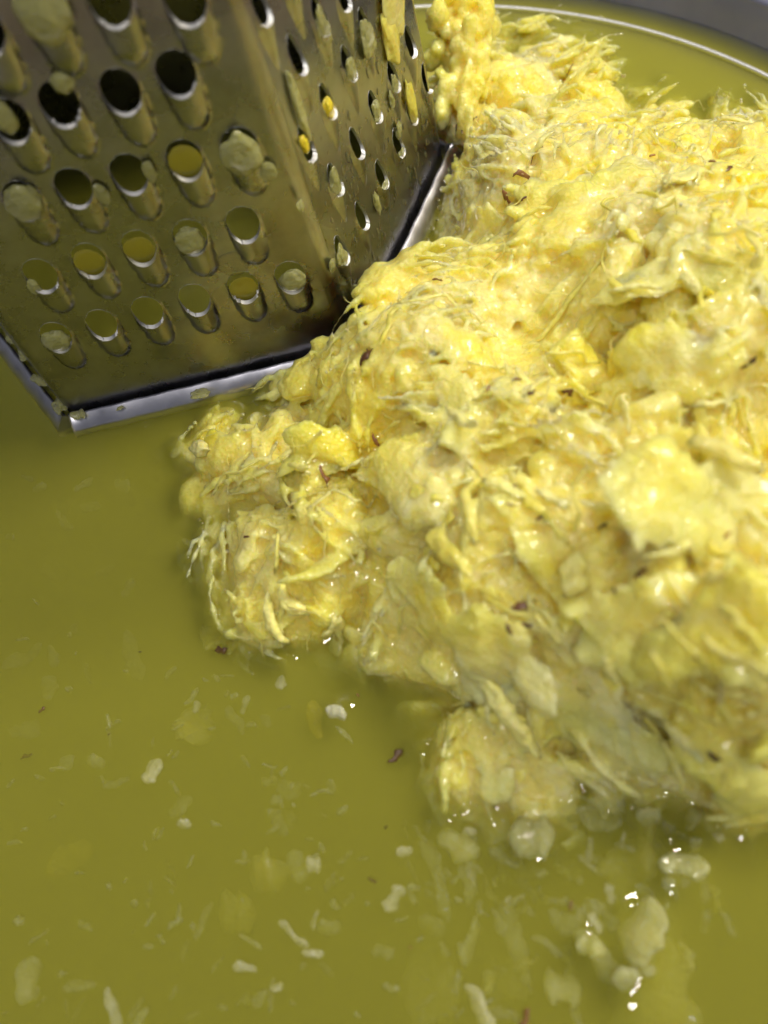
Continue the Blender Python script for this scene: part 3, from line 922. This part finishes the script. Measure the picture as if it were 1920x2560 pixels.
# ---------------------------------------------------------------- juice
g = 0.0006
nn = int(0.1545 * 2 / g)
ax = BC[0] + (np.arange(nn + 1) - nn / 2) * g; ay = BC[1] + (np.arange(nn + 1) - nn / 2) * g
JX, JY = np.meshgrid(ax, ay, indexing='ij')
JP = np.stack([JX.ravel(), JY.ravel()], 1)
RJ = np.linalg.norm(JP - BC, axis=1)
JZ = LZ + 0.00006 * fbm(np.c_[JP, JP[:, 0] * 0], 0.03, 2, 9)
wl = co[np.abs(co[:, 2] - LZ - 0.0002) < 0.00035][::3]
kw = KDTree(len(wl))
for i, p in enumerate(wl): kw.insert((p[0], p[1], 0), i)
kw.balance()
vis = (JP[:, 0] > -0.05) & (JP[:, 0] < 0.2)
dh = np.full(len(JP), 1.0)
for i in np.nonzero(vis)[0]:
    dh[i] = kw.find((JP[i, 0], JP[i, 1], 0))[2]
JZ += 0.00135 * np.exp(-dh / 0.0014)
sx = inside_hex(JP, 0.0047)
JZ += 0.0013 * np.exp(-np.abs(sx) / 0.0016)
JZ += 0.0012 * np.exp(-np.clip(BR - RJ, 0, 1) / 0.0016)
BITP = []
for b in bits:
    p = at_height(b[0], b[1], 0.0)
    BITP.append(p)
    if b[2] < 0.5:
        d = np.linalg.norm(JP - p[:2], axis=1)
        rr = 0.5 * math.sqrt(b[3] * b[4]) * mm
        JZ += np.where(d < rr * 5, 0.0006 * np.exp(-np.clip(d - rr * 0.75, 0, 1) / 0.0016), 0)
ins = (RJ < 0.1507 * KB).reshape(JX.shape)
jid = np.arange(len(JP)).reshape(JX.shape)
qk = ins[:-1, :-1] & ins[1:, :-1] & ins[1:, 1:] & ins[:-1, 1:]
q = np.stack([jid[:-1, :-1], jid[1:, :-1], jid[1:, 1:], jid[:-1, 1:]], -1)[qk]
used, inv = np.unique(q, return_inverse=True)
q = inv.reshape(-1, 4)
TV = np.c_[JP, JZ][used]
# boundary loop edges
E_ = np.sort(np.concatenate([q[:, [0, 1]], q[:, [1, 2]], q[:, [2, 3]], q[:, [3, 0]]]), 1)
eu, ec = np.unique(E_, axis=0, return_counts=True)
bd = eu[ec == 1]
nt_ = len(TV)
bvs = np.unique(bd)
mp_ = {int(v): nt_ + i for i, v in enumerate(bvs)}
BV = TV[bvs].copy(); BV[:, 2] = -0.055
cidx = nt_ + len(bvs)
faces = q.tolist()
for a, b in bd:
    a, b = int(a), int(b)
    faces.append([a, b, mp_[b], mp_[a]])
    faces.append([mp_[a], mp_[b], cidx])
jv = np.r_[TV, BV, [[BC[0], BC[1], -0.055]]]
juice = mesh_obj('juice', jv, faces, M_juice)
bm = bmesh.new(); bm.from_mesh(juice.data); bmesh.ops.recalc_face_normals(bm, faces=bm.faces); bm.to_mesh(juice.data); bm.free()
tag(juice, 'cloudy yellow green pineapple juice filling the bowl', 'juice', kind='structure')

lap('juice')
# ---------------------------------------------------------------- floating bits
cam_right = CAM_R[0]; 
def pic_dir(x, y, ang, z=0.0):
    """direction lying in the juice surface that runs at this angle in the picture (0 = right, 90 = down)"""
    a = math.radians(ang)
    p = at_height(x, y, z); q_ = at_height(x + 20 * math.cos(a), y + 20 * math.sin(a), z)
    d = q_ - p
    return d / np.linalg.norm(d)
M_sunk = pulp_mat('sunken_fluff', [(0.1, (0.70, 0.62, 0.16)), (0.9, (0.80, 0.70, 0.12))], attr=False, alpha=0.45)
MAT = {'white': M_white, 'pale': M_pale, 'yellow': M_sunk, 'vivid': M_vivid}
DESC = {'white': 'small white bit of pineapple core drifting in the juice', 'pale': 'pale soaked shred of pineapple drifting under the juice surface',
        'yellow': 'fluffy yellow clump of pulp sunk in the juice', 'vivid': 'bright yellow sliver of pineapple flesh in the juice'}
def lay_bit(b, seed):
    x, y, dep, ln, wd, ang, kind = b
    ln *= 0.85; wd *= 0.8
    p = at_height(x, y, -(dep * 0.9 + 0.7 if dep > 0.9 else dep + 0.2) * mm)
    T_ = pic_dir(x, y, ang)
    if kind == 'yellow':
        V, F, cen = ribbon((0, 0, 0), T_, (0, 0, 1), ln * mm, wd * mm, min(wd, 4) * 0.6 * mm, seed, n=21, m=16, rag=0.5, taper=0.5, sway=0.08)
        V = V + 0.0007 * np.stack([fbm(V + p, 0.002, 2, s_) for s_ in (1, 2, 3)], 1)
    else:
        r_ = random.Random(seed)
        N_ = (r_.gauss(0, .3), r_.gauss(0, .3), 1)
        V, F, cen = ribbon((0, 0, 0), T_, N_, ln * mm, wd * mm, max(0.7, min(1.8, wd * 0.4)) * mm, seed, n=19, m=16, rag=0.30, taper=0.45, sway=0.07 if kind != 'white' else 0.03, curl=r_.gauss(0, .04))
        V = V + 0.00025 * np.stack([fbm(V + p, 0.0016, 2, s_) for s_ in (1, 2, 3)], 1)
    N0 = np.array([0, 0, 1.0])
    m_, R_ = frame_matrix(T_, N0, p)
    o = mesh_obj('pulp_bit', V @ R_, F, MAT[kind])
    o.matrix_world = m_
    sb = o.modifiers.new('sub', 'SUBSURF'); sb.levels = 1; sb.render_levels = 1
    return o
KIND = {'white': 'whitish core bit', 'pale': 'pale pulp shred', 'yellow': 'fluffy yellow pulp clump', 'vivid': 'bright yellow flesh sliver'}
for i, b in enumerate(bits):
    o = lay_bit(b, 3000 + i)
    ratio = b[3] / b[4]
    size = 'tiny' if b[3] < 3 else 'small' if b[3] < 5.5 else 'long' if b[3] < 10 else 'large'
    form = 'thread like' if ratio > 3.2 else 'oblong' if ratio > 1.7 else 'rounded'
    deep = 'floating at the surface' if b[2] < 1 else 'just under the surface' if b[2] < 3 else 'sunk deep and faint'
    p_ = BITP[i]
    near_h = kw.find((p_[0], p_[1], 0))[2]; near_g = inside_hex(np.array([p_[:2]]))[0]
    where = 'close to the heap' if near_h < 0.014 else 'near the grater rim' if near_g < 0.03 else 'near the bowl wall' if np.linalg.norm(p_[:2] - BC) > 0.125 else 'in open juice'
    tag(o, '%s %s %s %s %s' % (size, form, KIND[b[6]], deep, where), 'fruit bit', '%s bits, %s, %s, %s, %s' % (b[6], size, form, deep, where))

lap('bits')
# ---------------------------------------------------------------- separate shreds lying on the heap
def pic_basis(x, y, ang, loc, n):
    """tangent on the surface at loc that runs at this angle in the picture"""
    a = math.radians(ang)
    d = CAM_R.T @ np.array([math.cos(a), math.sin(a), 0.0])
    d = d - np.array(n) * np.dot(d, np.array(n))
    return d / (np.linalg.norm(d) + 1e-9)
def shred(name, x, y, ang, ln, wd, th, mat, seed, label, group=None, lift=0.6, tilt=0.15, curl=0.05, rag=0.3, sway=0.08, taper=0.5, cat='fruit shred', twist=0.5):
    """a piece of fruit lying on the heap: it follows the relief below it, its outline is torn and its surface grainy"""
    loc, n = hit_heap(x, y)
    if loc is None: return None
    if group:
        hh = loc.z - LZ
        near_g = inside_hex(np.array([[loc.x, loc.y]]))[0]
        where = 'beside the grater' if near_g < 0.016 else 'low by the waterline' if hh < 0.010 else 'on the middle slope' if hh < 0.024 else 'high on the crest'
        size = {'fruit shred': ('stubby', 'mid sized', 'long')[0 if ln < 7 else 1 if ln < 10 else 2], 'peel speck': ('tiny', 'small', 'large')[0 if ln < 1.5 else 1 if ln < 2.4 else 2]}[cat]
        label = '%s %s, %s' % (size, label, where); group = '%s, %s, %s' % (group, size, where)
    r = np.random.default_rng(seed)
    N_ = np.array(normal_at(loc.x, loc.y, 0.005)); N_ = N_ / np.linalg.norm(N_)
    T_ = pic_basis(x, y, ang, loc, N_)
    T_ = T_ + N_ * r.normal(0, tilt); T_ /= np.linalg.norm(T_)
    N_ = N_ - T_ * np.dot(N_, T_); N_ /= np.linalg.norm(N_)
    m_, R_ = frame_matrix(T_, N_, np.array(loc) + N_ * lift * mm)
    na = max(8, min(60, int(ln / 0.55))); nb = max(4, min(40, int(wd / 0.45)))
    A_, B_ = np.meshgrid(np.linspace(-1, 1, na), np.linspace(-1, 1, nb), indexing='ij')
    A_, B_ = A_.ravel(), B_.ravel()
    # square -> rounded outline, ends tapered, edges torn
    e0 = r.uniform(0, 50)
    edge = 1 + rag * fbm(np.stack([A_ * 2.2 + e0, np.sign(B_) * 3.0, A_ * 0], 1), 1.0, 3, seed % 1000)
    edge2 = 1 + 0.5 * rag * fbm(np.stack([B_ * 1.7 + e0, np.sign(A_) * 3.0, A_ * 0 + 9], 1), 1.0, 3, seed % 1000)
    half = np.sqrt(np.clip(1 - np.abs(A_) ** 2.4, 0, 1)) ** (taper * 1.4)
    X_ = A_ * ln / 2 * mm * edge2 * np.sqrt(1 - 0.25 * B_ ** 2)
    bend = sway * ln * mm * np.interp(A_, np.linspace(-1, 1, 4), r.uniform(-1, 1, 4))
    Y_ = B_ * wd / 2 * mm * np.maximum(half, 0.05) * edge + bend
    rim_ = np.clip(np.minimum(1 - np.abs(B_), (1 - np.abs(A_)) * ln / wd) * 2.2, 0, 1)
    W_ = np.array(m_.translation) + X_[:, None] * T_ + Y_[:, None] * np.cross(N_, T_)
    gz = np.array([height_at(a, b) for a, b in W_[:, :2]]) + 0.0006 - W_[:, 2]
    gz = np.clip(gz, -0.006, 0.006)
    Zd = 0.62 * gz + curl * ln * mm * (1 - A_ ** 2) + r.normal(0, .06) * Y_ + 0.0009 * fbm(W_, 0.006, 2, seed % 97) * min(1, wd / 4)
    Zd = Zd - np.mean(Zd)
    grain = (0.00040 * fbm(W_, 0.0030, 2, 61) + 0.00028 * fbm(W_, 0.0012, 2, 81)) * min(1, wd / 2.5)
    tz = th * mm * (0.25 + 0.75 * np.sqrt(rim_))
    top = np.stack([X_, Y_, Zd + tz / 2 + grain], 1); bot = np.stack([X_, Y_, Zd - tz / 2 + grain * 0.3], 1)
    k_ = na * nb
    id_ = np.arange(k_).reshape(na, nb)
    q_ = np.stack([id_[:-1, :-1], id_[1:, :-1], id_[1:, 1:], id_[:-1, 1:]], -1).reshape(-1, 4)
    F = q_.tolist() + (q_[:, ::-1] + k_).tolist()
    for line in (id_[::-1, 0], id_[-1, ::-1], id_[:, -1], id_[0, :]):
        for p_, r_ in zip(line[:-1], line[1:]): F.append((int(p_), int(r_), int(r_) + k_, int(p_) + k_))
    o = mesh_obj(name, np.r_[top, bot], F, mat)
    o.matrix_world = m_
    return tag(o, label, cat, group)
special = [
    ('pineapple_fibre', 1395, 800, -26, 27, 1.3, 0.9, M_shred, 'long pale fibre stretched across a hollow of the pulp', 1.6, 0.02, 0.02, 0.25),
    ('pineapple_fibre', 1430, 905, -20, 12, 0.9, 0.7, M_shred, 'short kinked fibre poking out over a wet hollow of the pulp', 1.4, 0.1, 0.05, 0.3),
    ('pineapple_sliver', 1110, 1310, 30, 21, 4.2, 1.5, M_shred, 'sharp pale edged sliver running down the heap', 1.2, 0.05, 0.03, 0.22),
    ('core_bit', 1447, 1450, 85, 7, 3.6, 2.4, M_soft, 'small pale core bit wedged deep in the crevice', 1.2, 0.1, 0.0, 0.3),
    ('core_bit', 735, 1500, 40, 9, 2.8, 2.0, M_soft, 'pale hooked core piece near the waterline of the heap', 1.2, 0.1, 0.12, 0.3),
    ('core_bit', 505, 1125, 15, 6, 3.6, 2.4, M_soft, 'pale pad at the tip of pulp below the grater', 0.8, 0.05, 0.0, 0.3),
    ('pineapple_shard', 1700, 460, -55, 12, 4.2, 1.2, M_soft, 'glassy pale shard leaning out of the pulp', 1.6, 0.25, 0.02, 0.2),
    ('pineapple_strip', 1800, 1160, 55, 11, 3.0, 1.8, M_shred, 'finger like strip hanging beside an amber hollow', 1.8, 0.1, 0.14, 0.25),
    ('pineapple_strip', 1745, 1150, 68, 12, 2.4, 1.4, M_shred, 'thin branching strip hanging beside an amber hollow', 1.6, 0.1, 0.1, 0.25),
    ('pineapple_shred', 1270, 1760, 40, 17, 3.4, 2.0, M_soft, 'notched pale strip under the broad drooping flap', 1.2, 0.05, 0.02, 0.35),
    ('pineapple_shred', 1180, 1270, 62, 16, 2.6, 1.4, M_shred, 'slim straight shred resting on wet grainy pulp', 1.2, 0.05, 0.02, 0.2),
    ('pineapple_shred', 1300, 1165, 52, 18, 4.0, 1.6, M_soft, 'grey yellow combed shred on the wet middle of the heap', 1.0, 0.05, 0.03, 0.25),
    ('pineapple_shred', 690, 1550, 78, 11, 2.6, 1.8, M_soft, 'soaked pale finger of pulp dipping into the juice', 1.0, 0.05, 0.04, 0.25),
    ('pineapple_shred', 840, 1580, 100, 10, 3.6, 2.0, M_soft, 'soaked curved tongue of pulp touching the juice', 1.0, 0.05, 0.1, 0.25),
    ('pineapple_shred', 1160, 1055, 62, 12, 2.0, 1.2, M_soft, 'short pale fibre bundle on the heap near the grater corner', 1.0, 0.05, 0.03, 0.2),
]
for k, (nm, x, y, ang, ln, wd, th, mat, lab, lift, tilt, curl, rag) in enumerate(special):
    shred(nm, x, y, ang, ln, wd, th, mat, 7000 + k, lab, lift=lift, tilt=tilt, curl=curl, rag=rag)
r3 = random.Random(17)
heap_px = lambda: (r3.uniform(560, 1915), r3.uniform(180, 1980))
done = 0; tries = 0
while done < 70 and tries < 1500:
    tries += 1
    x, y = heap_px()
    loc, n = hit_heap(x, y)
    if loc is None or loc.z < LZ + 0.003 or HEXG[min(nx - 1, max(0, int((loc.x - x0) / gs))), min(ny - 1, max(0, int((loc.y - y0) / gs)))] < 0.002: continue
    kind = r3.random()
    if kind < 0.55:
        o = shred('pineapple_shred', x, y, r3.gauss(45, 40), r3.uniform(5, 12), r3.uniform(0.8, 2.2), r3.uniform(0.5, 1.0), r3.choice([M_shred, M_shred, M_soft]), 8000 + done,
                  'pale yellow shred lying on the pulp heap', 'small shreds on the heap', lift=r3.uniform(0.2, 0.9), tilt=0.14, curl=0.06, rag=0.35)
    elif kind < 0.85:
        o = shred('pineapple_fibre', x, y, r3.gauss(45, 45), r3.uniform(6, 14), r3.uniform(0.4, 0.8), 0.5, r3.choice([M_shred, M_shred, M_soft]), 8000 + done,
                  'thin pale fibre curling on the pulp heap', 'thin fibres on the heap', lift=r3.uniform(0.5, 1.2), tilt=0.2, curl=0.1, rag=0.2, sway=0.2)
    else: o = None
    if o: done += 1

# brown specks of eye and peel
specks = [(1425, 178, 2.2), (1190, 300, 2.6), (1160, 330, 1.6), (1400, 370, 2.0), (1335, 395, 4.0), (1300, 440, 3.0), (1270, 495, 3.6), (1312, 500, 1.8), (1780, 410, 1.6), (1820, 428, 2.4),
          (1290, 955, 1.6), (1325, 985, 2.4), (1225, 975, 1.6), (1415, 985, 2.0), (945, 1102, 3.2), (915, 900, 4.0), (808, 1190, 4.2), (1280, 1225, 2.4), (1276, 1265, 1.8), (1358, 1290, 3.0),
          (1312, 1513, 4.4), (1316, 1560, 2.6), (1277, 1572, 3.0), (1716, 1378, 3.0), (1818, 1348, 1.8), (1512, 1318, 2.2), (1870, 905, 3.2), (1895, 1170, 3.0), (1790, 1885, 2.6), (1095, 705, 2.2),
          (1235, 985, 1.4), (1630, 395, 1.4), (1145, 320, 1.8), (1607, 1432, 2.4), (1540, 1475, 1.4), (620, 1345, 1.6), (1750, 1640, 1.2), (925, 880, 2.0)]
for k, (x, y, ln) in enumerate(specks):
    r_ = random.Random(k + 40)
    shred('peel_speck', x, y, r_.uniform(-60, 80), ln * 0.9, ln * r_.uniform(0.16, 0.40), 0.4, M_brown, 9000 + k, 'dark brown peel speck stuck in the pulp', 'brown specks on the heap',
          lift=0.5, tilt=0.05, curl=0.1, rag=0.6, cat='peel speck')
for k, (x, y, dep, ln) in enumerate([(990, 1892, 0.2, 4.6), (1428, 2265, 0.8, 2.4), (553, 1625, 0.2, 3.6), (895, 1738, 0.2, 1.2), (1240, 2018, 0.1, 1.4), (1025, 2368, 0.4, 1.0), (350, 1630, 0.3, 0.8),
                                     (105, 1775, 0.6, 2.2), (66, 1890, 1.4, 3.2), (272, 1835, 0.3, 0.7), (1313, 2545, 0.4, 4.0), (930, 2200, 0.8, 2.4), (965, 2068, 0.6, 1.2)]):
    r_ = random.Random(k + 90)
    p = at_height(x, y, -dep * mm)
    V, F, cen = ribbon((0, 0, 0), pic_dir(x, y, r_.uniform(-80, 80)), (0, 0, 1), ln * 0.75 * mm, ln * 0.26 * mm, 0.35 * mm, 9500 + k, n=9, m=8, rag=0.6, sway=0.15)
    o = mesh_obj('peel_speck', V, F, M_brown); o.location = p
    tag(o, 'brown peel speck drifting in the juice', 'peel speck', 'brown specks in the juice')

# fine fibres all over the heap: far too many to count
fv, ff = [], []
r4 = random.Random(23)
made = 0
for _ in range(4000):
    if made >= 260: break
    x, y = r4.uniform(520, 1918), r4.uniform(150, 2000)
    loc, n = hit_heap(x, y)
    if loc is None or loc.z < LZ + 0.001: continue
    N_ = np.array(n) * 0.6 + np.array([0, 0, 0.4]); N_ /= np.linalg.norm(N_)
    T_ = pic_basis(x, y, r4.gauss(45, 45), loc, N_)
    V, F, cen = ribbon(np.array(loc) + N_ * r4.uniform(0.0001, 0.0007), T_ + N_ * r4.gauss(0, 0.15), N_, r4.uniform(0.003, 0.009), r4.uniform(0.00018, 0.00036), 0.00022, made + 50, n=8, m=5, sway=0.25, curl=r4.gauss(0.06, 0.06), rag=0.2)
    o0 = len(fv); fv.extend(V.tolist()); ff.extend([tuple(i + o0 for i in f) for f in F]); made += 1
tag(mesh_obj('fruit_fibres', fv, ff, M_shred), 'fine pale hair like fibres all over the pulp heap', 'fibres', kind='stuff')

# ---------------------------------------------------------------- pulp stuck on the grater
def stick_blob(P, x, y, off, r, sx, sy, seed, mat, label, group='pulp caught in the grater holes', rough=0.35, flat=0.5, ang=0.0, name='pulp_blob', cat='fruit bit'):
    p = at_plane(x, y, P.O + P.N * off * mm, P.N)
    me = blob_mesh(name, r * mm, seed, sx, sy, flat, rough, 4, mat)
    o = bpy.data.objects.new(name, me); COL.objects.link(o)
    ca, sa = math.cos(math.radians(ang)), math.sin(math.radians(ang))
    X_ = P.U * ca + P.V * sa; Y_ = P.V * ca - P.U * sa
    m_ = Matrix.Identity(4)
    for i_ in range(3): m_[i_][0], m_[i_][1], m_[i_][2], m_[i_][3] = X_[i_], Y_[i_], P.N[i_], p[i_]
    o.matrix_world = m_
    return tag(o, label, cat, group)
z1 = lambda x, y: (x * Z1, y * Z1)
front_blobs = [((88, 738), 1.0, 3.4, 1.0, 1.15, 'pale round lump of pulp plugging a coarse grater hole'), ((870, 560), 1.4, 3.3, 1.05, 1.3, 'grey green lump of pulp bulging from a coarse grater hole'),
               ((690, 868), 1.0, 3.0, 0.95, 1.1, 'glassy lump of pulp plugging a coarse grater hole'), ((205, 1228), 0.9, 2.9, 1.0, 1.0, 'pale yellow lump of pulp plugging a coarse hole near the base'),
               ((155, 50), 1.6, 3.8, 1.0, 1.3, 'large blurred lump of pulp on a high coarse grater hole'), ((225, 300), 1.2, 1.8, 1.0, 0.9, 'small bead of pulp above a dark coarse hole'),
               ((1052, 1010), 0.6, 2.7, 1.0, 1.0, 'creamy pulp filling the end hole of the lowest coarse row'), ((10, 420), 1.2, 2.4, 0.8, 1.2, 'pulp hanging over a dark coarse hole'),
               ((965, 620), 1.0, 1.5, 1.0, 1.2, 'small grey blob clinging beside a plugged coarse hole'), ((365, 700), 0.8, 1.5, 0.9, 1.4, 'grey smear of pulp beside a coarse hole'),
               ((395, 1000), 0.9, 1.0, 1.0, 1.2, 'tiny grey crumb on the lip of a coarse hole'), ((125, 1035), 0.8, 1.6, 0.7, 1.2, 'thin grey pulp on the left lip of a coarse hole'),
               ((540, 620), 0.8, 1.4, 0.8, 1.6, 'grey pulp clinging beside an open coarse hole'), ((845, 950), 0.1, 2.8, 1.3, 0.9, 'flat clear drop of juice lying between coarse holes')]
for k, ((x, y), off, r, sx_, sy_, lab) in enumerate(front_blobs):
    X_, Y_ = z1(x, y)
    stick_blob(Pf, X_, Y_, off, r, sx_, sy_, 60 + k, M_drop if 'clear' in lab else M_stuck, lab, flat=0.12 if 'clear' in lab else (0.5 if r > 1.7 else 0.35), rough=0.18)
def film_mat():
    m, nt, b = new_mat('amber_juice_film')
    b.inputs['Base Color'].default_value = (0.33, 0.29, 0.03, 1)
    b.inputs['Roughness'].default_value = 0.04
    b.inputs['Subsurface Weight'].default_value = 0.5
    b.inputs['Subsurface Radius'].default_value = (0.002, 0.0015, 0.0003)
    return m
M_film = film_mat()
for k, (x, y, lab) in enumerate([(505, 905, 'amber juice film stretched across a coarse grater hole'), (880, 1043, 'juice film with glints across a coarse hole near the base'), (325, 950, 'dull juice film closing a coarse hole'), (670, 585, 'ochre juice film in an upper coarse hole')]):
    X_, Y_ = z1(x, y)
    stick_blob(Pf, X_, Y_, 0.3, 3.0, 1.0, 1.1, 90 + k, M_film, lab, 'juice films in the grater holes', flat=0.10, rough=0.05, name='juice_film', cat='juice film')
z2 = lambda x, y: (560 + x * Z2, y * Z2)
right_blobs = [((675, 190), 1.9, 0.9, 1.7, 'stuck', 'pale plug of pulp in a high fine grater hole'), ((875, 500), 2.0, 0.9, 1.4, 'stuck', 'wrinkled grey pulp caught in a fine grater hole'),
               ((985, 260), 2.6, 1.0, 1.5, 'stuck', 'grey lump of pulp hanging from a fine grater hole'), ((1180, 590), 1.7, 0.9, 1.6, 'stuck', 'clear grey bead in a fine grater hole'),
               ((720, 745), 1.6, 0.8, 1.5, 'vivid', 'bright yellow bit showing in a fine grater hole'), ((1050, 770), 1.5, 0.9, 1.6, 'stuck', 'milky bit in a fine grater hole'),
               ((770, 1270), 1.7, 0.9, 1.7, 'stuck', 'greenish lump hanging in a fine grater hole'), ((1230, 1070), 1.3, 1.2, 0.9, 'stuck', 'grey crumb on the lip of a fine hole'),
               ((1110, 1290), 1.3, 1.2, 0.8, 'stuck', 'grey crumb under a fine hole'), ((810, 1770), 1.7, 0.9, 1.5, 'stuck', 'grey green pulp in the lowest fine hole'), ((750, 1830), 1.3, 1.0, 1.2, 'stuck', 'small grey drip below the lowest fine hole'),
               ((1060, 1400), 1.3, 0.7, 2.2, 'stuck', 'narrow drip of pulp sliding down the fine panel'), ((1290, 700), 2.2, 0.8, 2.4, 'shred', 'pale yellow drip of pulp on the fine panel'),
               ((1170, 60), 4.0, 1.1, 2.0, 'shred', 'large pale yellow smear of pulp high on the fine panel'), ((1150, 260), 3.4, 1.0, 1.6, 'shred', 'yellow pulp smear with an orange stain on the fine panel'),
               ((520, 760), 1.6, 0.7, 4.0, 'stuck', 'long grey trickle of pulp down the fine panel'), ((530, 1420), 1.1, 1.0, 1.2, 'stuck', 'small bead of pulp on the corner of the grater'),
               ((560, 1000), 1.5, 0.8, 1.5, 'vivid', 'amber bit showing in a fine grater hole'), ((1160, 700), 1.0, 0.8, 2.0, 'stuck', 'small grey trail of pulp on the fine panel'), ((1210, 900), 1.3, 1.0, 1.4, 'stuck', 'grey crumb above a fine hole')]
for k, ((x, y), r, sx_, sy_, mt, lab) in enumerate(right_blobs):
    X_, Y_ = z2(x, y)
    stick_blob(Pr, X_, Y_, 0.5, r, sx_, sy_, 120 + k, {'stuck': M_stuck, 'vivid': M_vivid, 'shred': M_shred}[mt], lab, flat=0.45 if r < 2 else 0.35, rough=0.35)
# smears on the rim bars
rim_blobs = [(60, 880, 2.6), (100, 950, 2.4), (150, 1010, 2.6), (30, 845, 2.0), (190, 1040, 1.8), (205, 1035, 1.3), (500, 985, 2.0), (300, 1020, 0.9)]
for k, (x, y, r) in enumerate(rim_blobs):
    p = at_height(x, y, 0.0040)
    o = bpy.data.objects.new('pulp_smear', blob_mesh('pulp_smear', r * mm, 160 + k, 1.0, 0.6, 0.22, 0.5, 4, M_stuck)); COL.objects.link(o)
    o.location = p
    left = x < 210
    o.rotation_euler = (0, 0, math.radians(120 if left else 0) + random.gauss(0, .2))
    tag(o, 'grey wet smear of pulp on the %s bar of the grater rim' % ('left' if left else 'front'), 'pulp smear', 'pulp smears on the %s rim bar' % ('left' if left else 'front'))
# droplets on the fine panel
dv_, df_ = [], []
r5 = random.Random(31)
for k in range(230):
    u = r5.uniform(0.006, Pr.W - 0.006); v = abs(r5.gauss(0.0, 0.028)) + 0.003
    if v > 0.09 or any(abs(u - t['u']) < 0.0030 and -0.004 < v - t['v'] < 0.0065 for t in teeth_r): continue
    rr_ = r5.uniform(0.00022, 0.00055); ey = r5.uniform(1.2, 3.0)
    c = Pr.pos(np.array(u), np.array(v))
    V = (ICO_V[:, :1] * Pr.U + ICO_V[:, 1:2] * ey * Pr.V + ICO_V[:, 2:] * 0.45 * Pr.N) * rr_ + c
    o0 = len(dv_); dv_.extend(to_local(V).tolist()); df_.extend([tuple(i + o0 for i in f) for f in ICO_F])
dr = mesh_obj('juice_droplets', dv_, df_, M_drop, right_panel); dr['kind'] = 'stuff'
# bubbles
for k, (x, y, r) in enumerate([(1100, 520, .7), (1092, 548, .5), (1080, 570, .6), (1068, 600, .5), (1060, 620, .45), (1052, 640, .5), (1040, 655, .4), (1020, 660, .6), (1005, 668, .4), (1095, 500, .4), (500, 1300, .5)]):
    hz = 0.0
    if x > 990 and y < 700:
        p = at_height(x, y, 0.004)
    else:
        p = at_height(x, y, 0.0004)
    o = bpy.data.objects.new('juice_bubble', blob_mesh('juice_bubble', r * mm, k, rough=0.02, sub=3, mat=M_drop)); COL.objects.link(o)
    o.location = p
    tag(o, 'tiny clear bubble in the juice', 'bubble', 'bubbles at the edge of the juice')
lap('end')
